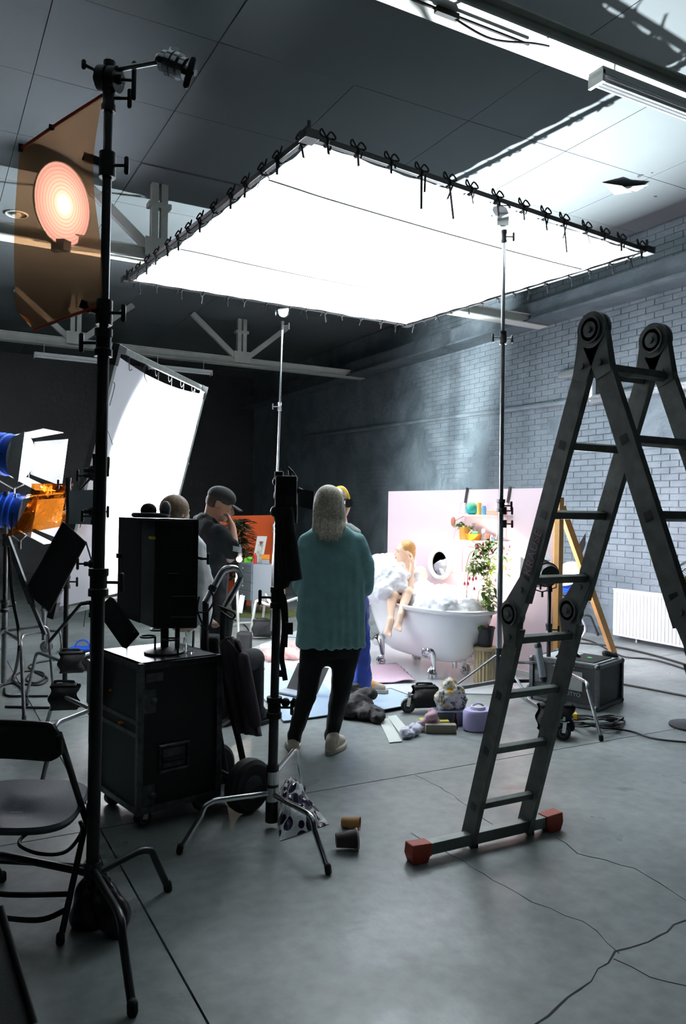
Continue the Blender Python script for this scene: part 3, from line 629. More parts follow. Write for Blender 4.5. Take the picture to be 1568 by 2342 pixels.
# pink mat
t = Thing('bath_mat', 'rippled dusty pink bath mat on the white floor beside the tub', 'mat', Z(880, 1545, .02))
ma, mb_, mc, md = Z(800, 1530, .02), Z(905, 1517, .02), Z(950, 1560, .02), Z(790, 1566, .02)
b = MB(); b.grid(lambda u, v: ma.lerp(mb_, u).lerp(md.lerp(mc, u), v)+V(0, 0, .006+.012*max(0, math.sin(v*38+4*math.sin(u*4)))*(math.sin(v*PI))+.018*max(0, math.sin(u*9))*v), 40, 60); t.part('pile', b, 'lilacmat', solid=.006)
# bathtub ------------------------------------------------------------
TU = L(.517, -.856).normalized(); TV = L(-.856, -.517).normalized(); TC = L(.795, 7.52)
def TP(u, v, z): return TC+TU*u+TV*v+V(0, 0, z)
tub = Thing('bathtub', 'white freestanding slipper bathtub with silver claw feet, heaped with foam', 'bathtub', TC)
def rimz(u): k = (-u+.15)/.95; return .63+.012*0+(.30*max(0, k)**1.7 if k > 0 else 0)
def outline(a, s_=1.0, hl=.83, hw=.375):
    ca, sa = math.cos(a), math.sin(a); e = .85
    return hl*s_*math.copysign(abs(ca)**e, ca), hw*s_*math.copysign(abs(sa)**.8, sa)*(1-.06*math.copysign(1, -ca)*abs(ca))
def tubring(k, inn=False):
    out = []
    for i in range(56):
        a = 2*PI*i/56; u, v = outline(a); rz = rimz(u)
        if not inn:
            z0 = .155; q = k; z = z0+(rz-z0)*q; s_ = .50+.50*min(1, (math.sin(min(1, q*1.05)*PI/2))**.62); su = .60+.40*q**.55
            out.append(TP(u*su, v*(.42+.56*math.sin(min(1, q*1.15)*PI/2)**.7), z))
        else:
            z0 = .24; q = k; z = z0+(rz-z0)*q; su = .62+.36*q**.6
            out.append(TP(u*su*.97, v*(.5+.42*math.sin(q*PI/2)), z))
    return out
b = MB(); rings = [tubring(k) for k in (0, .04, .1, .18, .28, .4, .52, .64, .76, .86, .94, 1.0)]
lip = []
for (so, dz) in ((1.05, -.012), (1.075, .004), (1.07, .022), (1.03, .03), (.97, .02), (.94, 0)):
    r_ = []
    for i in range(56):
        a = 2*PI*i/56; u, v = outline(a); r_.append(TP(u*(1+(so-1)*.7), v*so, rimz(u)+dz))
    lip.append(r_)
inner = [tubring(k, True) for k in (.95, .8, .6, .4, .2, 0)]
allr = rings+lip+inner; vv = [p for r_ in allr for p in r_]; ff = []
for i in range(len(allr)-1):
    for k in range(56): k2 = (k+1) % 56; ff.append((i*56+k, i*56+k2, (i+1)*56+k2, (i+1)*56+k))
ff.append(tuple(range(56))); ff.append(tuple((len(allr)-1)*56+k for k in range(56))); b.add(vv, ff); tub.part('shell', b, 'porcelain')
def claw(px, py, out, top):
    p = Z(px, py, .015); b = MB(); o_ = out
    t0 = TP(*top); 
    b.ball(p+V(0, 0, .035), (.038, .038, .035), 12, 8)
    for k in (-1, 0, 1):
        q = Matrix.Rotation(k*.7, 3, 'Z') @ o_; b.tube(spline([p+V(0, 0, .10)+q*.005, p+V(0, 0, .075)+q*.035, p+V(0, 0, .035)+q*.048, p+V(0, 0, .0)+q*.042], 4), [.014]*5+[.013]*4+[.011]*3+[.007], 8)
    b.tube(spline([p+V(0, 0, .07), p+V(0, 0, .12)+o_*.0, p+V(0, 0, .18)+(t0-p)*.25*V(1, 1, 0).length, t0], 5), [.026, .024, .022, .022, .022, .024, .026, .03, .035, .04, .045, .05, .05, .045, .04, .03], 10)
    for s_ in (-1, 1):
        sd = o_.cross(V(0, 0, 1))*s_; b.tube(spline([t0+V(0, 0, -.02), t0+sd*.05+V(0, 0, .0), t0+sd*.055+V(0, 0, .05), t0+sd*.02+V(0, 0, .045)], 4), .011, 7)
    b.ball(t0+V(0, 0, .03)+o_*.012, (.026, .026, .04), 10, 6)
    tub.part('claw_foot', b, 'chrome')
claw(990, 1551, (TV+TU*.4).normalized(), (.38, .235, .215)); claw(873, 1521, (TV-TU*.5).normalized(), (-.48, .225, .20))
claw(1061, 1543, (TU*.9-TV*.3).normalized(), (.50, -.17, .20)); claw(950, 1509, (-TV).normalized(), (-.38, -.2, .20))
b = MB(); b.cyl(TP(.45, -.02, .17), TP(.45, -.02, .09), .022); tub.part('drain', b, 'chrome')
# foam
fo = Thing('bath_foam', 'heaps of white soap foam overflowing the bathtub around the bathing woman', 'foam', TP(0, 0, .45)); random.seed(3)
b = MB()
def foamline(us, v0, v1, z0, z1, n, r0, r1):
    for _ in range(n):
        u = random.uniform(*us); v = random.uniform(v0, v1); hz = rimz(u); b.ball(TP(u, v, hz+random.uniform(z0, z1)), random.uniform(r0, r1), 10, 7)
for (u, v, z, r) in ((.55, 0, .62, .20), (.30, 0, .66, .23), (.42, -.12, .68, .18), (.08, -.14, .68, .17), (.62, .1, .60, .15), (.3, .16, .64, .15), (.14, .1, .70, .15), (.55, -.15, .62, .14),
                     (-.35, .14, .88, .16), (-.50, .12, .90, .18), (-.62, .0, .95, .17), (-.42, .28, .80, .16), (-.60, .22, .86, .14), (-.3, .28, .72, .14), (-.72, .05, .9, .13), (-.75, -.12, .9, .12), (-.2, .2, .82, .12), (-.33, .05, 1.0, .11), (-.2, -.1, .72, .16), (-.5, .3, .66, .10), (-.32, .02, 1.0, .12), (-.62, .12, 1.0, .1)):
    b.ball(TP(u, v, z), (r*1.05, r*1.05, r*.8), 16, 10)
for (x, y, d_, r) in ((905, 1322, 7.36, .10), (893, 1338, 7.33, .11), (880, 1352, 7.30, .11), (915, 1342, 7.34, .08), (925, 1318, 7.42, .07), (900, 1306, 7.42, .09), (885, 1315, 7.4, .12), (952, 1312, 7.50, .06), (955, 1330, 7.48, .07), (950, 1345, 7.46, .07), (870, 1330, 7.4, .12), (866, 1350, 7.4, .11), (955, 1352, 7.42, .09), (915, 1296, 7.50, .05), (862, 1305, 7.7, .10), (925, 1335, 7.46, .08)):
    b.ball(P(x, y, d_), (r, r, r*.85), 14, 9)
foamline((.1, .7), -.2, .22, -.0, .09, 40, .05, .10); foamline((-.75, -.15), -.1, .33, -.0, .10, 60, .05, .10)
blob(fo, 'foam_heap', b, 'foam', .014, 4, disp=.016, dscale=.05)
# woman in the tub ------------------------------------------------------
bw = Thing('person', 'blonde woman sitting in the foam bath, hand at her ear, legs over the rim', 'person', TP(-.2, .1, .3))
D1 = 7.62
hc = P(925, 1262, D1)                                         # head centre
ln = -RT; 
def head(b, c, face, up=V(0, 0, 1), s=1.0, nose=True, chin=True):
    """head masses around c (centre of skull), face = unit look direction"""
    f = (face-up*face.dot(up)).normalized(); sd = up.cross(f)
    R = Matrix((sd, f, up)).transposed()
    b.ball(c+up*.022*s-f*.008*s, (.073*s, .092*s, .088*s), 16, 12, R); b.ball(c-up*.035*s+f*.030*s, (.058*s, .062*s, .070*s), 14, 10, R)
    b.ball(c-up*.088*s+f*.062*s, (.026*s, .024*s, .022*s), 10, 8, R); b.ball(c-up*.055*s+f*.035*s, (.056*s, .045*s, .03*s), 12, 8, R)
    b.cap(c+up*.008*s+f*.086*s, .008*s, c-up*.028*s+f*.106*s, .014*s, 8)
    for q in (-1, 1):
        b.ball(c-up*.033*s+f*.095*s+sd*.011*s*q, .008*s, 8, 6)
        b.ball(c+sd*.032*s*q-up*.02*s+f*.070*s, (.02*s, .016*s, .018*s), 8, 6, R)   # cheeks
        b.cap(c+up*.020*s+f*.083*s+sd*.012*s*q, .009*s, c+up*.018*s+f*.074*s+sd*.045*s*q, .008*s, 8)  # brow
        e = c+sd*.074*s*q-f*.008*s-up*.008*s; b.ball(e, (.008*s, .018*s, .030*s), 10, 8, R)  # ear
    b.ball(c-up*.056*s+f*.089*s, (.021*s, .010*s, .006*s), 8, 6, R); b.ball(c-up*.066*s+f*.087*s, (.018*s, .010*s, .007*s), 8, 6, R)
    return f, sd, up
def facebits(t, c, face, up=V(0, 0, 1), s=1.0, parent=None, lipc='b3584f'):
    f = (face-up*face.dot(up)).normalized(); sd = up.cross(f); R = Matrix((sd, f, up)).transposed()
    for q in (-1, 1):
        b = MB(); b.ball(c+sd*.030*s*q+up*.001*s+f*.0745*s, (.0115*s, .009*s, .0062*s), 10, 6, R); e = t.part('eye', b, M['eyew'], parent)
        b = MB(); b.ball(c+sd*.031*s*q+up*.001*s+f*.0825*s, (.005*s, .003*s, .005*s), 8, 6, R); t.part('iris', b, M['iris'], e)
        b = MB(); b.tube([c+sd*.016*s*q+up*.022*s+f*.093*s, c+sd*.032*s*q+up*.027*s+f*.089*s, c+sd*.046*s*q+up*.022*s+f*.078*s], .0028*s, 6); t.part('eyebrow', b, 'hairbr', parent)
    b = MB(); b.ball(c-up*.060*s+f*.0945*s, (.019*s, .006*s, .008*s), 10, 6, R); t.part('lips', b, mat('lip', lipc, .5), parent)
M['eyew'] = mat('eye_white', 'e4e0da', .3); M['iris'] = mat('iris', '38424a', .3)
def hand(b, wrist, palmdir, normal, curl=.6, s=1.0, thumb=1, spread=.12):
    """palm + four unequal fingers bent at the knuckles + thumb leaving the side of the palm"""
    d = palmdir.normalized(); n = (normal-d*normal.dot(d)).normalized(); sd = d.cross(n)*thumb
    pc = wrist+d*.045*s; R = Matrix((sd, d, n)).transposed(); b.ball(pc, (.040*s, .050*s, .015*s), 12, 8, R); b.cap(wrist-d*.02*s, .024*s, wrist+d*.02*s, .026*s, 10)
    for i, (ln_, r) in enumerate(((.068, .0085), (.078, .009), (.072, .0085), (.056, .0075))):
        q = (i-1.5); base = wrist+d*.082*s+sd*(-q*.0205)*s-n*.002; a = sd*(-q*spread*.5); ang = 0; p = base; dirn = (d+a).normalized()
        for k, fr in enumerate((.45, .32, .23)):
            ang += curl*(.5, 1, .7)[k]; dk = (dirn*math.cos(ang)+n*math.sin(ang)).normalized(); e = p+dk*ln_*fr*s; b.cap(p, r*s*(1-.08*k), e, r*s*(.94-.1*k), 8); p = e
    tb = wrist+d*.028*s+sd*.030*s; t1 = tb+(d*.6+sd*.8+n*.3).normalized()*.034*s; t2 = t1+(d*.85+sd*.25+n*.5).normalized()*.030*s
    b.cap(wrist+d*.02*s+sd*.012*s, .015*s, tb, .012*s, 8); b.cap(tb, .0115*s, t1, .0105*s, 8); b.cap(t1, .0105*s, t2, .0085*s, 8)
def foot(b, ankle, d, s=1.0, dn=V(0, 0, -1)):
    d = d.normalized(); heel = ankle+dn*.045*s-d*.035*s; ball_ = ankle+dn*.055*s+d*.12*s; sd = d.cross(dn)
    b.cap(ankle, .036*s, heel, .032*s, 12); b.cap(ankle+d*.02*s, .036*s, ball_, .026*s, 12); b.cap(heel, .030*s, ball_+sd*.012*s, .026*s, 12); b.cap(heel, .028*s, ball_-sd*.018*s, .022*s, 12)
    for i in range(5):
        q = i-2; r = (.0135, .0105, .010, .0095, .0085)[i]; b.cap(ball_+sd*(-q)*.0175*s+d*.005*s, r*s, ball_+sd*(-q)*.019*s+d*(.050-.006*i)*s, r*s*.9, 8)
face1 = (-RT*.96-FW*.22).normalized()
b = MB(); f, sd, up = head(b, hc, face1, V(0, 0, 1), .97)
nk = hc-up*.13-f*.03; b.cap(hc-up*.05-f*.03, .050, nk, .052, 12)
ch = P(938, 1335, 7.66); shn = P(903, 1312, 7.46); shf = P(962, 1306, 7.82)
pel = P(935, 1400, 7.6)
b.cap(nk, .055, ch+V(0, 0, .05), .10, 14); b.cap(ch, .12, pel, .14, 14); b.cap(shn, .05, shf, .052, 12); b.cap(shn-V(0, 0, .03), .06, shf-V(0, 0, .05), .07, 12)
# far arm resting down, near arm bent up to the ear
eN = P(937, 1350, 7.36); haN = P(942, 1292, 7.44)
b.cap(P(952, 1315, 7.62), .045, eN, .034, 12); b.cap(eN, .036, haN, .023, 12)
hand(b, haN, (P(943, 1262, 7.49)-haN), (-RT*.8+FW*.3), .75, .95, 1)
eF = P(972, 1345, 7.85); b.cap(shf, .048, P(967, 1328, 7.84), .04, 12); b.cap(P(967, 1322, 7.84), .042, P(950, 1352, 7.72), .034, 12); b.cap(P(958, 1350, 7.75), .034, P(935, 1356, 7.6), .028, 12)
# thighs and shins over the near rim
for (hx, kx, kd, sx_, sy, sdp, aft, ) in ((925, (896, 1362), 7.26, 893, 1416, 7.12, -1), (950, (932, 1356), 7.30, 916, 1404, 7.12, 1)):
    hp = P(hx+6, 1392, 7.6); kn = P(*kx, kd); an = P(sx_, sy, sdp); b.cap(hp, .085, kn, .058, 14); cf = kn.lerp(an, .38)+FW*.015
    b.cap(kn, .050, cf, .047, 12); b.cap(cf, .047, an, .029, 12); foot(b, an, (-RT*.25-FW*.75-V(0, 0, .5)), .95, (V(0, 0, -1)*.8+FW*.3).normalized())
bodyo = blob(bw, 'body', b, 'skin', .0085, 5)
facebits(bw, hc, face1, V(0, 0, 1), .97)
b = MB(); b.ball(hc+up*.034-f*.022, (.079, .090, .082), 18, 12, Matrix((sd, f, up)).transposed()); b.ball(hc-up*.01-f*.06, (.066, .05, .07), 14, 10, Matrix((sd, f, up)).transposed()); b.cap(hc-up*.03-f*.075, .035, nk-f*.03-up*.05, .02, 10)
# cut hair mass away from the face by removing front-low vertices after remesh
ho = blob(bw, 'hair', b, 'hairb', .008, 3)
# ---------------- backdrop furnishings
mc_ = onw(1005, 1289, .03)
t = Thing('oval_mirror', 'white-framed oval mirror hanging on the pink backdrop', 'mirror', mc_)
def ell(c, a, h, r, m, nm, n=40):
    b = MB(); b.tube([c+bd*a*math.cos(2*PI*i/n)+V(0, 0, h*math.sin(2*PI*i/n)) for i in range(n)], r, 10, closed=True); return t.part(nm, b, m)
ell(mc_, .155, .135+.015, .028, 'white', 'frame')
b = MB(); b.v = []; n = 40; b.add([mc_+bd*.15*math.cos(2*PI*i/n)+V(0, 0, .145*math.sin(2*PI*i/n)) for i in range(n)]+[mc_-bn*.012+bd*.15*math.cos(2*PI*i/n)+V(0, 0, .145*math.sin(2*PI*i/n)) for i in range(n)], [tuple(range(n)), tuple(range(n, 2*n))[::-1]]+[(i, (i+1) % n, n+(i+1) % n, n+i) for i in range(n)]); t.part('glass', b, 'mirror', smooth=False)
# wire wall shelf
M['wirep'] = mat('wire_paint', 'd9b3b3', .5)
sh = Thing('wire_wall_shelf', 'pale pink wire wall shelf with two boards hung from dark straps', 'shelf', onw(1090, 1240, .02))
def shelfboard(x0, x1, y, dep):
    a = onw(x0, y, .005); c = onw(x1, y, .005); c.z = a.z; b = MB(); b.prism([a, c, c+bn*dep, a+bn*dep], (0, 0, .015)); sh.part('shelf_board', b, 'white', smooth=False); return a, c
s1 = shelfboard(1066, 1172, 1180, .15); s2 = shelfboard(1060, 1172, 1236, .22)
b = MB(); 
for (xt, xb) in ((1062, 1057), (1138, 1120)):
    for off, dx in ((.01, 0), (.17, -14)):
        pass
zt_ = onw(1060, 1150).z; zb_ = onw(1060, 1308).z; uL = bd
aL = onw(1063, 1152, .01); aR = onw(1160, 1150, .01)
for k, a in enumerate((aL, aR)):
    a = V(a.x, a.y, zt_); b = MB(); tp = a; w2 = .12 if k == 0 else .12
    pts = [V(a.x, a.y, zb_), V(a.x, a.y, zt_)]; o2 = a+bn*.05; bo = V(a.x, a.y, zb_)+bn*.24
    b.tube([V(a.x, a.y, zb_), a, o2, bo], .0035, 6, closed=True); sh.part('wire_side', b, M['wirep'])
    b = MB(); b.beam(V(a.x, a.y, zt_), V(a.x, a.y, BH+.02)+bd*(-.03), .03, .004, bn); b.box(V(a.x, a.y, BH+.01)-bn*.02+bd*(-.03), (.03, .06, .006), math.atan2(bd.y, bd.x)); sh.part('strap', b, 'blackfab', smooth=False)
b = MB(); b.cyl(V(aL.x, aL.y, zb_)+bn*.24, V(aR.x, aR.y, zb_)+bn*.24, .0035, 6); sh.part('wire_rail', b, M['wirep'])
z1 = s1[0].z+.0155; z2 = s2[0].z+.0155
def shp(px, lvl, off): 
    p = onw(px, 1180 if lvl == 1 else 1236, off); p.z = z1 if lvl == 1 else z2; return p
def bowl(name, p, prof, m, label, cat, seg=24, sx=1, grp=None):
    b = MB(); b.lathe(prof, p, seg, sx=sx); return single(name, b, m, label, cat, loc=p, group=grp)
p = shp(1078, 1, .08); bowl('bowl', p, [(.03, 0), (.055, .02), (.062, .055), (.062, .075), (.058, .075), (.05, .03), (0.0, .01)], 'tealp', 'teal bowl on the upper shelf board, left end', 'bowl')
p_ = p+V(0, 0, .0); b = MB(); b.ball(p+V(0, 0, .082), (.05, .05, .042), 14, 8); single('bath_sponge', b, mat('green_sponge', '6fb08a', .95, bump=.8, bs=60), 'mottled green bath sponge sitting in the teal bowl', 'sponge', loc=p+V(0, 0, .045))
p = shp(1095, 1, .09); bowl('candle', p, [(.021, 0), (.021, .115), (.017, .118), (0, .118)], 'potyellow', 'tall yellow pillar candle on the upper shelf', 'candle')
p = shp(1106, 1, .08); bowl('blue_jar', p, [(.024, 0), (.026, .06), (.018, .075), (.018, .085), (0, .086)], 'bluebot', 'small blue jar beside the yellow candle', 'jar')
p = shp(1135, 1, .08); b = MB(); b.box(p+V(0, 0, .022), (.2, .08, .043), math.atan2(bd.y, bd.x)); single('peach_box', b, 'peach', 'long peach-coloured box on the upper shelf, right end', 'box', smooth=False, bev=.006, loc=p)
p = shp(1064, 2, .12); bowl('plant_pot', p, [(.058, 0), (.066, .10), (.066, .125), (.06, .125), (.058, .1), (0, .1)], 'potyellow', 'yellow pot of the leafy plant on the lower shelf', 'pot')
t = Thing('shelf_plant', 'leafy dark green plant growing from the yellow pot on the shelf', 'plant', p+V(0, 0, .105)); random.seed(11)
def leafm(b, base, d, L_, W_, up=V(0, 0, 1), droop=.5):
    d = d.normalized(); s = d.cross(up); s = s.normalized() if s.length > .01 else V(1, 0, 0); n = 5; vv = []
    for i in range(n+1):
        k = i/n; c = base+d*L_*k-V(0, 0, droop*L_*k*k); w_ = W_*math.sin(PI*min(.97, max(.06, k))**.8)*.5; vv += [c-s*w_+V(0, 0, w_*.3), c, c+s*w_+V(0, 0, w_*.3)]
    b.add(vv, [(3*i, 3*i+1, 3*i+4, 3*i+3) for i in range(n)]+[(3*i+1, 3*i+2, 3*i+5, 3*i+4) for i in range(n)])
c = p+V(0, 0, .11)
for i in range(26):
    a = random.uniform(0, 2*PI); e = random.uniform(.0, .9); b = MB(); d_ = V(math.cos(a), math.sin(a), e); 
    if d_.dot(bn) < -.1: d_ = d_-bn*2*d_.dot(bn)
    q = c+d_*random.uniform(.01, .05); b.tube([c, q], .002, 4); leafm(b, q, d_, random.uniform(.07, .11), .05, droop=.5); t.part('leaf', b, 'leafd')
p = onw(1036, 1193, .10); t = Thing('bath_brush', 'brown oval brush hooked at the left of the shelf', 'brush', p); b = MB(); b.ball(p, (.018, .03, .05), 14, 10, Matrix((bn, bd, V(0, 0, 1))).transposed()); t.part('brush_head', b, 'brownpad'); b = MB(); b.cyl(p+V(0, 0, .0), aL+V(0, 0, -.12), .004); t.part('handle', b, 'brownpad')
p = shp(1082, 2, .07); bowl('bottle', p, [(.026, 0), (.028, .09), (.014, .125), (.012, .15), (.018, .152), (.018, .162), (0, .163)], 'lavbot', 'pale lavender bottle behind the orange basket', 'bottle')
p = shp(1083, 2, .17); b = MB(); b.lathe([(.055, 0), (.075, .062), (.072, .062), (.053, .005), (0, .004)], p, 20, sx=1.2); single('basket', b, 'orangeb', 'bright orange basket on the lower shelf', 'basket', loc=p)
b = MB(); b.ball(p+V(0, 0, .068)+bd*-.02, (.035, .035, .022), 12, 8); single('soap', b, mat('green_soap', '58b070', .6), 'green cloth bundle lying in the orange basket', 'cloth', loc=p+V(0, 0, .045))
b = MB(); b.cap(p+V(0, 0, .06)+bd*.06, .012, p+V(0, 0, .085)+bd*.03, .012); single('white_tube', b, 'white', 'small white tube sticking out of the orange basket', 'tube', loc=p+V(0, 0, .045))
for (px, r, h, m, lb) in ((1104, .019, .11, 'lavbot', 'tall pale pillar candle beside the orange basket'), (1113, .028, .06, 'peach', 'peach-coloured candle jar on the lower shelf'), (1123, .014, .05, 'white', 'small white candle near the right of the lower shelf'), (1130, .016, .03, 'lilac', 'tiny lilac pot, rightmost on the lower shelf')):
    p = shp(px, 2, .12); bowl('candle', p, [(r, 0), (r, h), (r*.8, h+.002), (.003, h), (.002, h+.012), (0, h+.013)], m, lb, 'candle', 16)
# fluted pedestal with climbing fuchsia
pp = Z(1108, 1563, 0); pdz = P(1106, 1478, (pp-CAM).dot(FW)).z
t = Thing('fluted_pedestal', 'tan fluted column pedestal under the black flower pot', 'pedestal', V(pp.x, pp.y, .012)); b = MB(); n = 80; vv = []
for z, k in ((.0, 1.0), (pdz-.04, .98)):
    for i in range(n): a = 2*PI*i/n; r = .098*k*(1-.09*abs(math.cos(a*10))**.6); vv.append(V(pp.x+r*math.cos(a), pp.y+r*math.sin(a), .012+z))
b.add(vv, [(i, (i+1) % n, n+(i+1) % n, n+i) for i in range(n)]+[tuple(range(n))[::-1], tuple(range(n, 2*n))]); t.part('shaft', b, 'tan', smooth=False)
b = MB(); b.lathe([(.10, 0), (.108, .008), (.108, .024), (.1, .03), (0, .03)], (pp.x, pp.y, pdz-.03), 40); t.part('cap', b, 'tan')
t = Thing('potted_fuchsia', 'tall climbing fuchsia with red flowers in a black plastic pot on the pedestal', 'plant', V(pp.x, pp.y, pdz+.001))
b = MB(); b.lathe([(.058, 0), (.078, .155), (.084, .157), (.084, .172), (.078, .172), (.072, .15), (0, .15)], (pp.x, pp.y, pdz+.001), 28); t.part('pot', b, 'pot')
b = MB(); b.lathe([(0, 0), (.07, 0)], (pp.x, pp.y, pdz+.156), 16); t.part('soil', b, 'brown', solid=.004)
pd = (pp-CAM).dot(FW); random.seed(21)
def pf(px, py, dd=0): return P(px, py, pd+dd)
stems = [[(1108, 1445), (1110, 1400), (1112, 1340), (1118, 1290), (1110, 1240)], [(1118, 1445), (1114, 1390), (1120, 1330), (1116, 1260), (1120, 1225)], [(1116, 1330), (1100, 1300), (1080, 1290), (1070, 1310), (1066, 1370)], [(1118, 1290), (1095, 1262), (1075, 1265), (1065, 1300)], [(1112, 1400), (1105, 1430), (1090, 1415), (1082, 1440)], [(1118, 1300), (1140, 1280), (1158, 1260), (1165, 1300)], [(1105, 1250), (1088, 1252), (1070, 1250)], [(1115, 1350), (1095, 1352), (1093, 1400), (1100, 1420)], [(1118, 1310), (1145, 1312), (1170, 1330)]]
for s_ in stems:
    b = MB(); b.tube(spline([pf(x, y, random.uniform(-.06, .06)*(1 if i else 0)) for i, (x, y) in enumerate(s_)], 4), .0028, 5); t.part('stem', b, 'stem')
nl = 0
for (cx, cy, rx, ry, n) in ((1118, 1275, 34, 38, 120), (1085, 1298, 18, 16, 28), (1116, 1345, 14, 28, 50), (1118, 1382, 12, 18, 34), (1112, 1245, 30, 12, 22), (1096, 1420, 14, 14, 8), (1160, 1290, 14, 40, 10)):
    for _ in range(n):
        a = random.uniform(0, 2*PI); r = math.sqrt(random.random()); q = pf(cx+rx*r*math.cos(a), cy+ry*r*math.sin(a), random.uniform(-.10, .10)); b = MB(); leafm(b, q, V(random.uniform(-1, 1), random.uniform(-1, 1), random.uniform(-.5, .4)), random.uniform(.045, .085), random.uniform(.028, .046), droop=.4)
        if nl < 280: t.part('leaf', b, 'leaf' if random.random() < .75 else 'leafd'); nl += 1
for (x, y) in ((1094, 1251), (1101, 1247), (1088, 1256), (1118, 1246), (1078, 1300), (1086, 1303), (1107, 1307), (1073, 1318), (1081, 1320), (1088, 1318), (1062, 1330), (1070, 1330), (1084, 1342), (1092, 1400), (1133, 1322), (1157, 1296), (1166, 1297), (1160, 1262), (1165, 1246), (1152, 1250), (1104, 1240), (1120, 1238), (1098, 1262), (1125, 1256), (1150, 1300), (1110, 1262), (1090, 1245), (1066, 1300), (1080, 1290)):
    q = pf(x, y, random.uniform(-.08, .04)); b = MB(); b.tube([q+V(0, 0, .03), q], .001, 4); b.lathe([(0, 0), (.006, -.006), (.007, -.016), (.014, -.026), (.004, -.028), (.002, -.04), (0, -.042)], q, 8); t.part('flower', b, 'fuch')
# ================================================================ people
def loft(b, rings, u, v, seg=24, e=1.0):
    vv = []
    for (c, a, d) in rings:
        for k in range(seg):
            q = 2*PI*k/seg; cx = math.copysign(abs(math.cos(q))**e, math.cos(q)); sy = math.copysign(abs(math.sin(q))**e, math.sin(q)); vv.append(Vector(c)+u*a*cx+v*d*sy)
    n = len(rings); return b.add(vv, [(i*seg+k, i*seg+(k+1) % seg, (i+1)*seg+(k+1) % seg, (i+1)*seg+k) for i in range(n-1) for k in range(seg)]+[tuple(range(seg))[::-1], tuple((n-1)*seg+k for k in range(seg))])
def shoe(t, heel, d, L_=.26, m='shoe', ms='sole', h=.078, label=None):
    d = Vector(d).normalized(); s = V(-d.y, d.x, 0); b = MB(); heel = V(heel.x, heel.y, heel.z)
    def ring(z, k, wd): return (heel+d*(L_*.5)*1+V(0, 0, z), 0, 0)
    b.cap(heel+d*.045+V(0, 0, .055), .036, heel+d*(L_-.05)+V(0, 0, .042), .034); b.cap(heel+d*.06+V(0, 0, .07), .042, heel+d*.075+V(0, 0, h+.015), .045); b.cap(heel+d*.10+V(0, 0, .075), .038, heel+d*(L_-.08)+V(0, 0, .045), .037)
    b.cap(heel+d*.035+V(0, 0, .04), .038, heel+d*.04+V(0, 0, h), .034)
    up = blob(t, 'shoe', b, m, .009, 4, label=label)
    b = MB(); vv = []; n = 20; out = []
    for k in range(n):
        q = 2*PI*k/n; x = math.cos(q); y = math.sin(q); out.append(heel+d*(L_*.5-.004+x*(L_*.5+.012))+s*y*(.052-.006*(x < -.1)))
    b.prism([p+V(0, 0, .001) for p in out], (0, 0, .030)); t.part('sole', b, ms, up, bev=.005)
# --- woman in teal
TD = 4.9; tw = Thing('person', 'standing woman seen from behind in oversized teal sweater, black trousers and cream trainers', 'person', Z(718, 1718))
def T_(x, y, dd=0): return P(x, y, TD+dd)
fu = RT; fv = FW
b = MB(); hc2 = T_(752, 1152, .0); fa = (FW*.95+RT*.3).normalized(); f2, s2, u2 = head(b, hc2, fa); b.cap(hc2-V(0, 0, .06), .055, T_(757, 1215), .06)
b.cap(T_(757, 1235), .12, T_(757, 1450), .13, 14)
for (sx, ex_, y1) in ((700, 690, 1), (818, 832, -1)):
    b.cap(T_(sx, 1245), .05, T_(ex_, 1345, .02), .04); b.cap(T_(ex_, 1345, .02), .04, T_(757, 1330, .24), .03)
for (hx, kx, ax_, sx) in ((722, 702, 674, 0), (784, 776, 757, 0)):
    b.cap(T_(hx, 1460), .075, T_(kx, 1590), .05, 12); b.cap(T_(kx, 1590), .05, T_(ax_, 1690), .032, 12)
hand(b, T_(800, 1325, .22), -RT+UP*.2, FW, .8, .95); hand(b, T_(715, 1322, .22), RT+UP*.2, FW, .8, .95, -1)
blob(tw, 'body', b, 'skin', .011, 4)
b = MB()
loft(b, [(T_(757, y), w_*TD/FPX, d_) for (y, w_, d_) in ((1198, 20, .06), (1207, 42, .085), (1222, 62, .105), (1245, 72, .12), (1290, 76, .135), (1340, 76, .14), (1400, 77, .145), (1450, 78, .15), (1478, 79, .15))], fu, fv, e=.85)
for (sx, ex_, sg) in ((706, 691, -1), (813, 832, 1)):
    b.cap(T_(sx, 1243), .072, T_(ex_, 1290, .0), .068, 14); b.cap(T_(ex_, 1290), .068, T_(ex_+sg*1, 1345, .04), .058, 14); b.cap(T_(ex_, 1345, .04), .058, T_(757-sg*-22, 1325, .21), .045, 12)
sw = blob(tw, 'sweater', b, 'teal', .013, 5, disp=.010, dscale=.12)
for v in sw.data.vertices:                                    # vertical drape folds
    p = v.co; q = math.atan2((p.x+tw.org.x-T_(757, 1300).x), .2)
    v.co += v.normal*.006*math.sin(q*26+p.z*3)*max(0, min(1, (1.25-p.z)/.5))
b = MB(); loft(b, [(T_(757, y), w_*TD/FPX, d_) for (y, w_, d_) in ((1440, 68, .125), (1480, 70, .125), (1500, 62, .11))], fu, fv)
for (hx, kx, ax_) in ((713, 700, 674), (790, 776, 758)):
    b.cap(T_(hx+2, 1490), .088, T_(kx, 1595), .062, 14); b.cap(T_(kx, 1590), .063, T_(ax_, 1682), .046, 14); b.cap(T_(ax_, 1678), .047, T_(ax_, 1688), .047, 12)
b.cap(T_(755, 1490), .08, T_(750, 1495), .08)
blob(tw, 'trousers', b, 'blackjean', .012, 4, disp=.006, dscale=.07)
e1 = Z(672, 1722); e2 = Z(750, 1728); shoe(tw, e1, FW*.95-RT*.10); shoe(tw, e2, FW*.9+RT*.35)
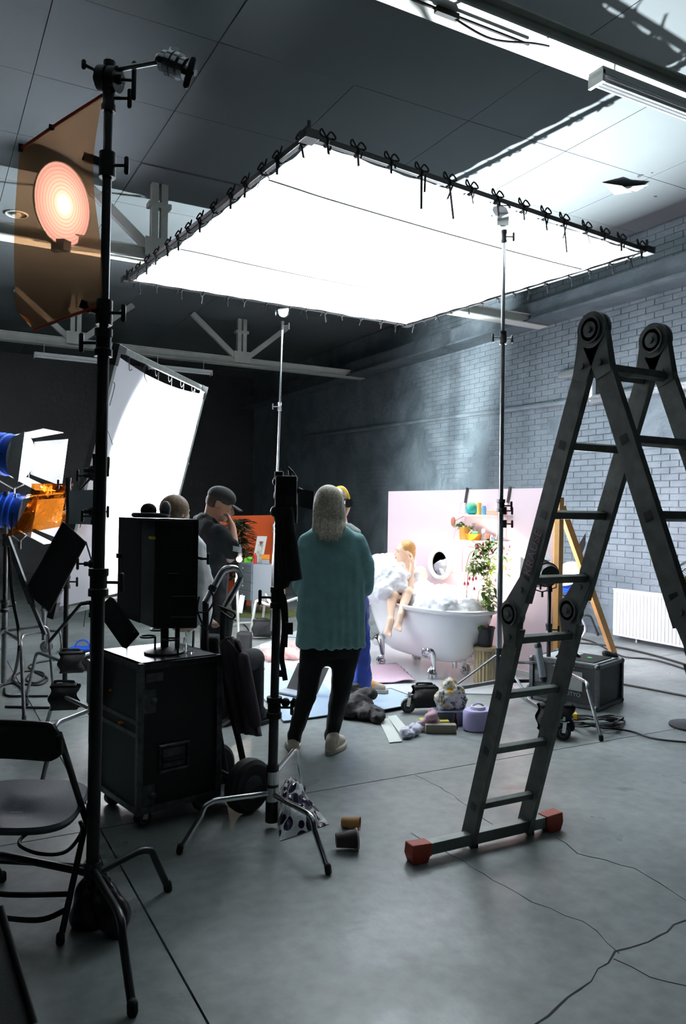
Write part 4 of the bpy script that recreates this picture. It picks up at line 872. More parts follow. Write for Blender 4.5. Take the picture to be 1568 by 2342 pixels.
b = MB(); b.ball(hc2+V(0, 0, .03)-f2*.012, (.086, .098, .09), 16, 12, Matrix((s2, f2, u2)).transposed()); 
loft(b, [(T_(x, y, dz), w_*TD/FPX, d_) for (x, y, w_, d_, dz) in ((752, 1135, 33, .085, .0), (752, 1160, 36, .085, -.015), (750, 1190, 38, .075, -.035), (750, 1205, 38, .06, -.075), (752, 1222, 30, .035, -.125), (756, 1236, 20, .018, -.145))], fu, fv)
hr = blob(tw, 'hair', b, 'hairg', .009, 3)
for v in hr.data.vertices:
    p = v.co+tw.org; a = (p-hc2).dot(RT); v.co += v.normal*(.005*math.sin(a*260)+.0045*math.sin(a*140+1))*min(1, max(0, (hc2.z+.05-p.z)/.1))
b = MB()
for i in range(26):                                           # ragged lock ends
    k = i/25; x0 = 716+70*k; yb = 1212+24*(1-(2*k-1)**2)+random.uniform(-4, 8); b.tube([T_(x0*.85+751*.15, 1190, -.075+.04*(2*k-1)**2), T_(x0, 1205, -.095+.05*(2*k-1)**2), T_(x0+random.uniform(-3, 3), yb, -.15+.10*(2*k-1)**2)], [.008, .010, .002], 6)
tw.part('hair_lock', b, 'hairg', hr, kind='stuff')
# --- man in cap
MD = 5.6; mn = Thing('person', 'man in black hoodie and dark baseball cap, hand raised to his chin', 'person', P(500, 1640, MD)*1); mn.org.z = 0; mn.o.location.z = 0
def M_(x, y, dd=0): return P(x, y, MD+dd)
hc3 = M_(503, 1152); up3 = (UP*.93+RT*.37).normalized(); fa3 = (RT*.93-UP*.37+FW*.12).normalized()
b = MB(); f3, s3, u3 = head(b, hc3, fa3, up3, 1.06); b.cap(hc3-u3*.03-f3*.035, .058, M_(478, 1212), .065, 12); b.cap(M_(480, 1240), .10, M_(482, 1400), .10, 12)
b.cap(M_(478, 1215), .07, M_(486, 1240), .12, 12)
for kx, ax_, dd in ((478, 472, .1), (500, 505, -.08)):
    b.cap(M_(kx, 1400, dd), .07, M_(kx, 1510, dd), .055, 12); b.cap(M_(kx, 1510, dd), .055, M_(ax_, 1618, dd), .035, 12)
elb = M_(535, 1262, -.18); wr3 = M_(531, 1206, -.12); b.cap(M_(505, 1232, -.16), .045, elb, .040, 12); b.cap(elb, .042, wr3, .027, 12)
hand(b, wr3, (M_(520, 1176, -.09)-wr3), -RT*.9+UP*.25, .95, 1.05, -1)
b.cap(M_(490, 1225, .2), .055, M_(505, 1300, .15), .042); b.cap(M_(505, 1300, .15), .035, M_(520, 1284, .05), .028); hand(b, M_(520, 1284, .05), RT*.3+UP*.2-FW, UP, .5, 1)
blob(mn, 'body', b, 'skin2', .010, 4); facebits(mn, hc3, fa3, up3, 1.06, lipc='a8605a')
b = MB(); loft(b, [(M_(x, y), w_*MD/FPX, d_) for (x, y, w_, d_) in ((474, 1183, 18, .10), (476, 1196, 28, .16), (482, 1212, 36, .21), (485, 1240, 40, .22), (485, 1290, 36, .19), (486, 1345, 35, .18), (488, 1400, 36, .18))], fu, fv, e=.9)
b.cap(M_(500, 1222, -.17), .078, M_(529, 1262, -.18), .058, 14); b.cap(M_(529, 1262, -.18), .058, M_(532, 1250, -.17), .052, 12)
b.cap(M_(498, 1230, .18), .07, M_(505, 1300, .15), .06, 12); b.cap(M_(505, 1300, .15), .055, M_(522, 1285, .05), .045, 12)
b.cap(M_(462, 1188, -.05), .05, M_(480, 1205, -.14), .045, 12); b.cap(M_(462, 1188, .05), .05, M_(480, 1205, .14), .045, 12); b.cap(M_(455, 1192), .05, M_(458, 1215), .05, 12)
blob(mn, 'hoodie', b, 'hoodie', .012, 4, disp=.012, dscale=.1)
b = MB(); loft(b, [(M_(492, 1385), .115, .15), (M_(492, 1430), .12, .14)], fu, fv)
for kx, ax_, dd in ((478, 472, .1), (500, 505, -.08)):
    b.cap(M_(kx+6, 1410, dd), .095, M_(kx, 1510, dd), .068, 12); b.cap(M_(kx, 1510, dd), .068, M_(ax_, 1618, dd), .05, 12)
blob(mn, 'trousers', b, 'blackjean', .013, 4); shoe(mn, V(M_(468, 1630, .1).x, M_(468, 1630, .1).y, 0), RT, .28, 'blackfab', 'rubber'); shoe(mn, V(M_(500, 1630, -.08).x, M_(500, 1630, -.08).y, 0), RT, .28, 'blackfab', 'rubber')
Rm = Matrix((s3, f3, u3)).transposed(); b = MB(); b.ball(hc3+u3*.050-f3*.006, (.088, .108, .076), 22, 14, Rm)
cp = blob(mn, 'cap', b, 'cap', .009, 3, label='dark baseball cap')
b = MB(); b.grid(lambda p, q: hc3+u3*(.030-.018*q-.012*(2*p-1)**2)+f3*(.085+.085*q*(1-.30*(2*p-1)**2))+s3*(2*p-1)*.072*(1-.25*q), 12, 6); mn.part('peak', b, 'cap', cp, solid=.006)
b = MB(); b.ball(hc3+u3*.008-f3*.042, (.080, .066, .072), 16, 10, Rm); mn.part('hair', b, mat('cropped_hair', '5d4a3d', .8, ns=60, nv=.4), label='short cropped hair under the cap')
t = Thing('wristwatch', 'dark watch strap on the wrist of the man in the cap', 'watch', M_(536, 1254, -.17)); b = MB(); b.cyl(M_(534, 1262, -.175), M_(536, 1250, -.17), .052, 16); t.part('cuff', b, 'whitetee')
# --- seated person behind the monitor
SD = 5.0; sp = Thing('person', 'person with light brown hair and white t-shirt seated behind the big black monitor', 'person', Z(420, 1560)*1)
def S_(x, y, dd=0): return P(x, y, SD+dd)
hc4 = S_(402, 1173); fa4 = (FW*.8+RT*.6).normalized(); b = MB(); f4, s4, u4 = head(b, hc4, fa4); b.cap(hc4-UP*.06, .052, S_(405, 1222), .06)
b.cap(S_(412, 1260), .12, S_(420, 1400), .13, 14); b.cap(S_(445, 1255), .05, S_(470, 1345), .042); b.cap(S_(470, 1345), .04, S_(478, 1420, .15), .03); hand(b, S_(478, 1420, .15), FW+RT*.2-UP*.3, -UP, .4, .95)
for dd in (-.1, .12):
    kn = L(-.72+dd, 5.42, .47); hp = L(-.95+dd, 5.02, .48); b.cap(hp, .09, kn, .06, 12); b.cap(kn, .055, L(-.70+dd, 5.46, .10), .035, 12)
blob(sp, 'body', b, 'skin', .011, 4)
b = MB(); loft(b, [(S_(x, y), w_*SD/FPX, d_) for (x, y, w_, d_) in ((405, 1208, 22, .07), (412, 1222, 42, .10), (418, 1245, 52, .12), (422, 1300, 54, .125), (428, 1380, 56, .14), (430, 1425, 57, .14))], fu, fv, e=.9)
b.cap(S_(447, 1250), .065, S_(464, 1325, .02), .062, 12); b.cap(S_(464, 1325, .02), .062, S_(470, 1350, .03), .06, 12)
blob(sp, 'tshirt', b, 'whitetee', .012, 4, disp=.01, dscale=.09)
b = MB(); 
for dd in (-.1, .12):
    kn = L(-.72+dd, 5.42, .47); hp = L(-.95+dd, 5.02, .50); b.cap(hp, .105, kn, .078, 12); b.cap(kn, .075, L(-.70+dd, 5.46, .10), .052, 12)
blob(sp, 'trousers', b, 'blackjean', .013, 4); shoe(sp, L(-.82, 5.40), FW*.5+RT*.3, .26, 'blackfab', 'rubber'); shoe(sp, L(-.60, 5.42), FW*.5+RT*.3, .26, 'blackfab', 'rubber')
R4 = Matrix((s4, f4, u4)).transposed(); b = MB(); b.ball(hc4+UP*.028-f4*.014, (.088, .102, .092), 18, 12, R4); b.ball(hc4-UP*.03-f4*.045, (.082, .062, .07), 14, 10, R4); blob(sp, 'hair', b, 'hairbr', .009, 3)
st4 = Thing('stool', 'low black seat hidden under the seated person behind the monitor', 'stool', L(-.96, 5.0, 0)); b = MB(); b.lathe([(.17, .34), (.18, .36), (.18, .385), (.0, .39)], L(-.96, 5.0), 20); st4.part('seat', b, 'black'); b = MB()
b.cyl(L(-.96, 5.0, .02), L(-.96, 5.0, .35), .03); b.lathe([(.0, .0), (.2, .0), (.2, .02), (.03, .05)], L(-.96, 5.0), 20); st4.part('pedestal', b, 'black')
# --- person in blue trousers behind the teal woman
BD = 6.2; bp = Thing('person', 'person in glossy blue trousers and yellow-grey trainers mostly hidden behind the teal woman', 'person', Z(820, 1600)*1)
def B_(x, y, dd=0): return P(x, y, BD+dd)
hc5 = B_(777, 1150, .1); fa5 = (FW*.6+RT*.8).normalized(); b = MB(); f5, s5, u5 = head(b, hc5, fa5, UP, .97); b.cap(hc5-UP*.06, .05, B_(780, 1200, .1), .055); b.cap(B_(785, 1225, .05), .11, B_(800, 1340), .12, 14)
b.cap(B_(812, 1240), .045, B_(826, 1300), .038); b.cap(B_(826, 1300), .038, B_(829, 1352, -.03), .028); hand(b, B_(829, 1352, -.03), -UP+RT*.1, -RT, .5, .95)
for hx, kx, ax_, y1, y2, dd in ((815, 828, 824, 1470, 1570, 0), (800, 800, 800, 1460, 1548, .35)):
    b.cap(B_(hx, 1370, dd*.3), .08, B_(kx, y1, dd*.7), .05, 12); b.cap(B_(kx, y1, dd*.7), .05, B_(ax_, y2, dd), .035, 12)
blob(bp, 'body', b, 'skin', .011, 4)
b = MB(); loft(b, [(B_(x, y), w_*BD/FPX, d_) for (x, y, w_, d_) in ((780, 1196, 22, .08), (785, 1212, 40, .10), (790, 1260, 40, .11), (798, 1330, 38, .12), (802, 1352, 38, .12))], fu, fv)
b.cap(B_(810, 1235), .055, B_(824, 1290), .05, 12); blob(bp, 'shirt', b, 'greyfab', .012, 4)
b = MB(); loft(b, [(B_(800, 1335), .13, .12), (B_(802, 1400), .14, .13)], fu, fv)
for hx, kx, ax_, y1, y2, dd in ((818, 826, 826, 1460, 1572, 0), (800, 800, 800, 1460, 1550, .35)):
    b.cap(B_(hx, 1385, dd*.3), .095, B_(kx, y1, dd*.7), .074, 12); b.cap(B_(kx, y1, dd*.7), .074, B_(ax_, y2, dd), .082, 12)
blob(bp, 'trousers', b, 'bluepant', .012, 4, disp=.012, dscale=.07)
M['shoey'] = mat('grey_yellow_trainer', 'b9b2a6', .7, ns=9, nv=.2, col2='d99a2e')
e = Z(812, 1586, .0); shoe(bp, V(e.x, e.y, .027), RT*.9-FW*.35, .28, 'shoey', 'sole'); e = Z(790, 1556); shoe(bp, V(e.x, e.y, .012), RT*.3-FW*.6, .26, 'shoey', 'sole')
R5 = Matrix((s5, f5, u5)).transposed(); b = MB(); b.ball(hc5+UP*.03-f5*.012, (.085, .1, .09), 16, 12, R5); b.ball(hc5-UP*.04-f5*.05, (.07, .05, .07), 12, 8, R5); blob(bp, 'hair', b, 'hairg', .01, 3)
t = Thing('headphones', 'yellow-topped headphones worn by the person behind the teal woman', 'headphones', hc5+UP*.12); b = MB(); b.tube(arc(hc5+UP*.01, s5, UP, .118, .15, PI-.15, 16), .011, 8); t.part('headband', b, 'yellow')
for q in (-1, 1):
    b = MB(); b.cyl(hc5+s5*.085*q, hc5+s5*.12*q, .038, 16); t.part('ear_cup', b, 'black')
# ================================================================ standing diffusion frame (left)
FT = [P(268, 795, 5.7), P(467, 890, 5.7*1.3238), P(350, 1352, 5.7*1.3537), P(120, 1405, 5.7*1.0299)]
t = Thing('diffusion_frame', 'tilted standing frame of bright white diffusion cloth on the left', 'diffusion frame', (FT[2]+FT[3])/2)
fc = sum(FT, V(0, 0, 0))/4; fn = (FT[1]-FT[0]).cross(FT[3]-FT[0]).normalized()
def dif(u, v):
    p = FT[0].lerp(FT[1], u).lerp(FT[3].lerp(FT[2], u), v); p = fc+(p-fc)*.945; sag = .05*math.sin(u*PI)*(1-v)**6; return p-V(0, 0, sag)+fn*.01*math.sin(u*6+v*4)
b = MB(); b.grid(dif, 40, 40); t.part('diffusion_cloth', b, 'diff')
for i in range(4):
    a, c = FT[i], FT[(i+1) % 4]; b = MB(); b.beam(a, c, .045, .045, fn); t.part('frame_tube', b, 'aludark' if i else 'alu', smooth=False, bev=.004)
    b = MB(); b.beam(a-(c-a).normalized()*.03, a+(c-a).normalized()*.10, .055, .055, fn); b.beam(a, a+(FT[i-1]-a).normalized()*.13, .055, .055, fn); t.part('corner_bracket', b, 'black', smooth=False, bev=.004)
    al = (c-a).normalized(); inn = (fc-(a+c)/2).normalized()
    for k in range(6):
        q = a.lerp(c, (k+.8)/6.6); b = MB(); b.tube(spline([q+inn*.02, q+inn*.07+fn*.015, q+inn*.02+fn*.035, q-inn*.02]), .003, 5); b.tube(spline([q+inn*.04, q+inn*.08+al*.02-V(0, 0, .04), q+al*.03-V(0, 0, .11+.05*(k % 3))], 4), .003, 5); t.part('tie_cord', b, 'cable')
b = MB(); b.tube(spline([P(236, 960, 5.7), P(246, 985, 5.7), P(258, 1018, 5.7)]), .002, 5); t.part('loose_cord', b, 'cable')
s0 = (FT[0]+FT[3])/2
stand('light_stand', 'slim stand holding the standing diffusion frame, green ball on its tip', V((s0+fn*-.0).x, s0.y, 0)-RT*.12, [(.1, 1.0, .018), (.95, 1.72, .014)], [Z(60, 1600), Z(230, 1600), Z(140, 1490)], .35, m='black')
t = Thing('tennis_ball', 'yellow-green tennis ball stuck on the stand end beside the diffusion frame', 'ball', P(233, 1049, 4.6)); b = MB(); b.ball(P(231, 1049, 4.6), .033, 16, 12); t.part('felt', b, 'tennis')
# knobs and clamps along the stand carrying the flag, seen left and right of the near pole
fs, axF = stand('light_stand', 'dark stand half hidden behind the left foreground pole, holding the flags', L(-1.475, 4.65), [(.1, .95, .018), (.9, 1.5, .016), (1.45, 1.82, .014)], [L(-1.0, 4.95), L(-1.9, 5.0), L(-1.55, 4.05)], .3, m='black', legm='steel')
for y, sx in ((1076, 1), (1088, -1), (1170, 1), (1290, -1)):
    p = P(212, y, 4.65); b = MB(); b.ball(p, .03, 12, 8); tknob(b, p, RT*sx, .09, .055); b.cyl(p-RT*.05, p+RT*.05, .014); fs.part('grip_head', b, 'black')
t = Thing('black_flag', 'large black flag tilted below the gold gel lamp', 'flag', P(125, 1310, 4.9)); b = MB(); b.prism([P(145, 1194, 4.85), P(197, 1240, 4.8), P(113, 1400, 4.95), P(58, 1352, 5.0)], FW*.012); t.part('cloth', b, 'blackfab', smooth=False); b = MB(); b.tube([P(197, 1240, 4.8), P(113, 1400, 4.95), P(58, 1352, 5.0), P(145, 1194, 4.85)], .006, 6, closed=True); b.cyl(P(197, 1240, 4.8), P(212, 1290, 4.65), .006); t.part('wire_rim', b, 'black')
t = Thing('grey_card', 'grey reflector card behind the gold gel catching an oval of light', 'reflector', P(183, 1160, 4.95)); b = MB(); b.prism([P(158, 1122, 4.9), P(215, 1120, 4.9), P(215, 1200, 4.9), P(158, 1198, 4.9)], FW*.01); t.part('board', b, 'grey', smooth=False); b = MB(); b.cyl(P(185, 1118, 4.9), P(212, 1088, 4.7), .008); t.part('arm', b, 'black')
# ================================================================ daylight lamps, left
def fresnel(label, c, tgt, s, m, doors=True, name='film_lamp', glow='glow', dome=.058):
    c = Vector(c); d = (Vector(tgt)-c).normalized(); q = d.to_track_quat('Z', 'Y'); t = Thing(name, label, 'lamp', c, rot=q.to_euler())
    b = MB(); b.lathe([(.07*s, -.26*s), (.13*s, -.24*s), (.15*s, -.18*s), (.155*s, .0), (.165*s, .02*s), (.165*s, .05*s), (.145*s, .05*s), (.145*s, .03*s), (0, .03*s)], (0, 0, 0), 28); t.part('housing', b, m)
    b = MB(); b.lathe([(.14*s, .035*s), (.10*s, .04*s+dome*.45*s), (.0, dome*s)], (0, 0, 0), 24); t.part('lens', b, glow)
    for k in range(3):
        b = MB(); b.lathe([(.157*s, 0), (.168*s, .004*s), (.168*s, .014*s), (.157*s, .018*s)], (0, 0, -.16*s+k*.05*s), 28); t.part('cooling_rib', b, 'bluep' if m == 'blue' else 'black')
    b = MB(); b.lathe([(.165*s, .05*s), (.18*s, .05*s), (.18*s, .065*s), (.150*s, .065*s)], (0, 0, 0), 28); t.part('front_ring', b, 'whitemetal' if m == 'blue' else 'black')
    if doors:
        for k in range(4):
            yw = q @ (Matrix.Rotation(k*PI/2, 3, 'Z') @ V(0, 1, 0)); near_ = yw.dot((CAM-c).normalized()) > .6
            R = Matrix.Rotation(k*PI/2, 4, 'Z'); b = MB(); b.T = R; w1, w2, ln = .13*s, (.19*s if k % 2 else .15*s), (.15*s if near_ and glow == 'glow' else .24*s if glow == 'glow' else .15*s)
            b.prism([V(-w1, .155*s, .06*s), V(w1, .155*s, .06*s), V(w2, .155*s+.075*s, .06*s+ln), V(-w2, .155*s+.075*s, .06*s+ln)], R.to_3x3().inverted() @ (R.to_3x3() @ V(0, .004, 0))); t.part('barn_door', b, 'doorm', smooth=False)
    ld = q.inverted() @ V(0, 0, -1); sd = q.inverted() @ (V(0, 0, 1).cross(d).normalized())
    b = MB(); b.tube([sd*.17*s, sd*.2*s, sd*.2*s+ld*.2*s, ld*.26*s, -sd*.2*s+ld*.2*s, -sd*.2*s, -sd*.17*s], .009*s, 8); b.cyl(ld*.25*s, ld*.33*s, .016*s); t.part('yoke', b, 'black')
    return t
M['doorm'] = mat('barn_door_metal', 'b8b8ba', .45, .1)
LM = fresnel('blue daylight film lamp with glaring white barn doors, upper of the left pair', LAMP_A, LAMP_A+RT*.95-FW*.16-UP*.12, 1.08, 'blue')
fresnel('blue daylight film lamp at far left below the other, gold gel clipped on it', LAMP_B, LAMP_B+RT*.92+FW*.05-UP*.15, .9, 'blue')
# gold gel: crumpled sheet wrapped over the lower lamp's doors
def goldp(u, v):
    x = 72+96*u-6*v*u; y = 1106+v*112*(1-.0*u)+(10*v*(1-u)) ; x -= 62*v*v*(1-u)
    return P(x, y-(18*u*v), 6.02-.08*math.sin(u*7+v*5)+.05*abs(math.sin(v*7-u*4)))
t = Thing('gold_gel', 'crumpled amber gel sheet clipped on the lower left lamp', 'light filter', P(120, 1165, 6.02)); b = MB(); b.grid(goldp, 14, 14); t.part('gel_sheet', b, 'gold', smooth=False)
cs, axC = stand('light_stand', 'heavy steel stand at the left edge carrying the two blue lamps', Z(8, 1585), [(.08, .75, .022), (.7, 1.28, .018), (1.25, 1.62, .014)], [Z(55, 1650), Z(122, 1580), Z(-90, 1700)], [.5, .5, .5], m=['steel', 'black', 'steel'], legm='steel', lr=.013, bend=.8)
b = MB(); b.beam(P(16, 1228, 4.9), P(72, 1380, 4.9), .03, .03); b.beam(P(72, 1378, 4.9), P(103, 1452, 4.9), .022, .022); cs.part('strut', b, 'steel', smooth=False)
rs, axR = stand('roller_stand', 'steel roller stand behind the left lamps with a caster wheel', Z(95, 1540)-RT*.1+FW*.3, [(.25, .62, .02)], [Z(30, 1560), Z(150, 1545), Z(108, 1492)], .34, m='steel', legm='steel')
def caster(t, p, r=.045, d=RT, w_=.022):
    d = Vector(d).normalized(); p = V(p.x, p.y, r+.001); b = MB(); s = d.cross(UP); b.cyl(p-s*w_, p+s*w_, r, 22); b.lathe([(r*.5, 0), (r*.5, .003)], p+s*w_, 16, s); o = t.part('caster', b, 'rubber'); b = MB(); b.cyl(p-s*(w_+.001), p+s*(w_+.001), r*.55, 16); t.part('hub', b, 'grey', o)
    b = MB(); b.beam(p+s*(w_+.004), p+s*(w_+.004)+UP*(r+.015)+d*.01, .025, .003, s); b.beam(p-s*(w_+.004), p-s*(w_+.004)+UP*(r+.015)+d*.01, .025, .003, s); b.box(p+UP*(r+.017)+d*.01, (.05, .05, .006)); b.cyl(p+UP*(r+.02)+d*.01, p+UP*(r+.05)+d*.01, .01); t.part('fork', b, 'chrome', o, smooth=False)
caster(rs, Z(106, 1492), .06)
t = Thing('boom_arm', 'thin steel rod slanting down-left from the foreground pole clamp', 'rod', P(185, 1381, 4.6)); b = MB(); b.cyl(P(204, 1378, 4.62), P(185, 1381, 4.6), .012); b.cyl(P(186, 1380, 4.6), P(112, 1468, 4.75), .010); t.part('rod', b, 'darksteel')
sandbag('black sandbag hung over the stand leg, nearest the left edge of the floor', V(*P(147, 1567, 4.9)[:3]), (.17, .15), 0.2-YAW)
sandbag('black sandbag draped beside the blue-topped ballast', V(*P(163, 1493, 5.6)[:3]), (.17, .14), .3-YAW)
t = Thing('ballast', 'lamp ballast with bright blue top near the left sandbags', 'ballast', Z(190, 1520)); c = Z(188, 1530); c = V(c.x, c.y, 0); b = MB(); b.box(c+V(0, 0, .10), (.26, .2, .17), -YAW); t.part('case', b, 'black', smooth=False, bev=.01); b = MB(); b.box(c+V(0, 0, .19), (.24, .18, .02), -YAW); b.tube(arc(c+V(0, 0, .2), RT, UP, .07, 0, PI, 8), .008, 6); t.part('lid', b, 'bluep', smooth=False)
def cable(pts, r=.008, label='', z=None, n=8, name='cable', m='cable'):
    b = MB(); b.tube(spline(pts, n), r, 7); return single(name, b, m, label, 'cable')
def ZZ(x, y, z=.01): return Z(x, y, z)
cable([P(20, 1250, 4.8), P(28, 1360, 4.85), P(42, 1440, 4.9), P(42, 1500, 4.9), ZZ(30, 1545), ZZ(0, 1570), ZZ(-40, 1580)], .010, 'thick black cable drooping from the left lamps to the floor')
cable([ZZ(70, 1540), ZZ(60, 1555), ZZ(80, 1562), ZZ(100, 1552), ZZ(95, 1538), ZZ(60, 1535), ZZ(30, 1548), ZZ(40, 1562), ZZ(90, 1566), ZZ(108, 1552), ZZ(80, 1535), ZZ(66, 1524), ZZ(90, 1514), ZZ(140, 1508)], .009, 'coil of black cable on the floor left of the sandbags')
cable([ZZ(0, 1568), ZZ(30, 1562), ZZ(50, 1575), ZZ(62, 1605), ZZ(60, 1612)], .013, 'bent black hose lying at the left edge')
cable([ZZ(10, 1575), ZZ(15, 1590), ZZ(50, 1592), ZZ(110, 1592)], .009, 'short black cable loop running toward the left sandbag')
cable([ZZ(12, 1616), ZZ(80, 1618), ZZ(150, 1618), ZZ(200, 1612)], .009, 'straight black cable along the floor by the left sandbag')
# ================================================================ lamp seen through the orange gel, standing on the middle truss
gc = Y(147, 462, 8.12); t = fresnel('large round lamp on the middle truss glowing through the orange gel', gc, gc+(CAM-gc)+RT*1.8, 2.15, 'black', doors=False, glow='fresnelglow') if False else None
# ---- round lamp on the truss (its lens shows through the gel)
gc = Y(146, 468, 8.05)
def lensglow():
    m = bpy.data.materials.new('fresnel_lens_glow'); m.use_nodes = True; n = m.node_tree.nodes; lk = m.node_tree.links; n.clear()
    o = n.new('ShaderNodeOutputMaterial'); e = n.new('ShaderNodeEmission'); tc = n.new('ShaderNodeTexCoord'); ln = n.new('ShaderNodeVectorMath'); ln.operation = 'LENGTH'
    r = n.new('ShaderNodeValToRGB'); r.color_ramp.elements[0].position = .0; r.color_ramp.elements[0].color = (9, 9, 10, 1); r.color_ramp.elements[1].position = .36; r.color_ramp.elements[1].color = (1.6, 1.25, 1.7, 1)
    k = r.color_ramp.elements.new(.12); k.color = (3.0, 2.6, 3.2, 1)
    w_ = n.new('ShaderNodeTexWave'); w_.wave_type = 'RINGS'; w_.rings_direction = 'SPHERICAL'; w_.inputs['Scale'].default_value = 9; w_.inputs['Distortion'].default_value = 1.2
    mx = n.new('ShaderNodeMix'); mx.data_type = 'RGBA'; mx.blend_type = 'MULTIPLY'; mx.inputs[0].default_value = .25
    lk.new(tc.outputs['Object'], ln.inputs[0]); lk.new(ln.outputs['Value'], r.inputs[0]); lk.new(tc.outputs['Object'], w_.inputs[0]); lk.new(r.outputs[0], mx.inputs[6]); lk.new(w_.outputs[0], mx.inputs[7]); lk.new(mx.outputs[2], e.inputs[0]); lk.new(e.outputs[0], o.inputs[0]); return m
M['fresnelglow'] = lensglow()
d = ((CAM-gc).normalized()*1+RT*1.9+UP*.1).normalized(); q = d.to_track_quat('Z', 'Y')
t = Thing('truss_lamp', 'big round lamp on the middle truss glowing through the orange gel', 'lamp', gc, rot=q.to_euler())
b = MB(); b.lathe([(.2, -.10), (.34, -.07), (.388, -.02), (.392, .0), (.386, .0), (.383, -.02), (0, -.03)], (0, 0, 0), 36); t.part('housing', b, 'trussw')
b = MB(); b.lathe([(.385, -.012), (.2, .0), (0, .004)], (0, 0, 0), 36); t.part('lens', b, 'fresnelglow')
b = MB(); ld = q.inverted() @ V(0, 0, -1); b.box(ld*.40, (.1, .1, .1)); b.cyl(ld*.3-V(0, 0, .1), ld*.46-V(0, 0, .1), .04); t.part('mount', b, 'black')
# ================================================================ flight case with the monitor on it
n0 = L(-.924, 3.62); nl = L(-1.22, 3.97); nr = L(-.594, 3.87); CH0, CH1 = .083, .777
ul = (nl-n0); ur = (nr-n0); ur = ur-ul.normalized()*ur.dot(ul.normalized()); n4 = n0+ul+ur; cl = ul.normalized(); crr = ur.normalized()
t = Thing('flight_case', 'tall black flight case on casters in the left foreground with glasses on top', 'flight case', V(*((n0+n4)/2)[:2], 0))
def quadbox(b, a, u, v, z0, z1): return b.prism([a+V(0, 0, z0), a+u+V(0, 0, z0), a+u+v+V(0, 0, z0), a+v+V(0, 0, z0)], (0, 0, z1-z0))
b = MB(); quadbox(b, n0, ul, ur, CH0, CH1); t.part('body', b, 'caselam', smooth=False)
for p in (n0, nl, n0+ur, n4):
    b = MB(); s = .012; cc = (n0+n4)/2; o_ = (p-cc).normalized()*.004; b.box(V(p.x+o_.x, p.y+o_.y, (CH0+CH1)/2), (.03, .03, CH1-CH0+.01), math.atan2(crr.y, crr.x)); t.part('edge_extrusion', b, 'casealu', smooth=False, bev=.003)
for z in (CH0+.012, CH1-.012, .56 if False else CH1-.012):
    for (a, c) in ((n0, nl), (n0, n0+ur), (nl, n4), (n0+ur, n4)):
        b = MB(); b.beam(a+V(0, 0, z), c+V(0, 0, z), .03, .03); t.part('edge_rail', b, 'casealu', smooth=False, bev=.003)
for z in (.50, .44):
    b = MB(); b.beam(n0-crr*.003+V(0, 0, z), nl-crr*.003+V(0, 0, z), .008, .02); t.part('lid_rail', b, 'casealu', smooth=False)
b = MB(); quadbox(b, n0+ul*.02+ur*.02, ul*.96, ur*.96, CH1, CH1+.006); t.part('top_plate', b, mat('case_top', '8a8d90', .28, .7, ns=5, nv=.3), smooth=False)
fcn = -cl                                                       # outward normal of the right-hand face
def facept(u, z, off=.004): return n0+ur*u+fcn*off+V(0, 0, z)
b = MB(); b.tube([facept(.24, .38, .008), facept(.60, .38, .008), facept(.60, .26, .008), facept(.24, .26, .008)], .012, 6, closed=True); b.beam(facept(.28, .32, .006), facept(.56, .32, .006), .09, .004, fcn); h_ = t.part('handle_dish', b, 'casealu', smooth=False); b = MB(); b.cap(facept(.30, .31, .016), .012, facept(.54, .31, .016), .012); t.part('grip', b, 'rubber', h_)
b = MB(); b.prism([facept(.06, .69), facept(.27, .69), facept(.27, .73), facept(.06, .73)], fcn*.002); t.part('label_plate', b, 'casealu', smooth=False)
for (u, z, h) in ((.10, .60, .11), (.10, .16, .10)):
    b = MB(); b.prism([facept(u-.08, z-h/2), facept(u+.08, z-h/2), facept(u+.08, z+h/2), facept(u-.08, z+h/2)], fcn*.004); b.ball(facept(u+.05, z, .012), .018, 10, 6); t.part('butterfly_latch', b, 'casealu', smooth=False)
b = MB(); b.box(n0+ul*.7-crr*.006+V(0, 0, .60), (.012, .012, .01)); b.box(n0+ul*.4-crr*.006+V(0, 0, .47), (.03, .03, .008)); t.part('orange_mark', b, mat('orange_mark', 'b8701c', .6), smooth=False)
for k, (u, v) in enumerate(((.13, .12), (.87, .12), (.13, .88), (.87, .88))):
    p = n0+ul*u+ur*v; caster(t, p, .036, crr)
b = MB(); b.tube(spline([nl+V(0, 0, .45), nl-RT*.03+V(0, 0, .42), nl-RT*.03+V(0, 0, .36), nl+V(0, 0, .33)]), .005, 6); b.box(nl-crr*.01-RT*.015+V(0, 0, .62), (.07, .07, .22)); t.part('side_bracket', b, 'black')
# big monitor in a black hood
mz0, mz1 = .925, 1.45; m0 = L(-.90, 3.75); mr = L(.205, .03); ml = L(-.32, .50)
t = Thing('monitor', 'large black boxy monitor with deep hood standing above the flight case', 'monitor', n0+ul*.45+ur*.5+V(0, 0, CH1+.007))
b = MB(); quadbox(b, m0, mr, ml*.35, mz0, mz1); t.part('body', b, 'plasticblack', smooth=False, bev=.006)
b = MB(); quadbox(b, m0+ml*.36, mr*.98, ml*.64, mz0+.0, mz0+.008); quadbox(b, m0+ml*.36, mr*.98, ml*.64, mz1-.008, mz1); quadbox(b, m0+ml*.36, mr*.02, ml*.64, mz0, mz1); quadbox(b, m0+ml*.36+mr*.96, mr*.02, ml*.64, mz0, mz1); t.part('hood', b, 'blackmatte', smooth=False)
mrn = mr.normalized(); mfn = V(mr.y, -mr.x, 0).normalized()
if mfn.dot(CAM-m0) < 0: mfn = -mfn
def mface(u, z, o_=.002): return m0+mr*u+mfn*o_+V(0, 0, z)
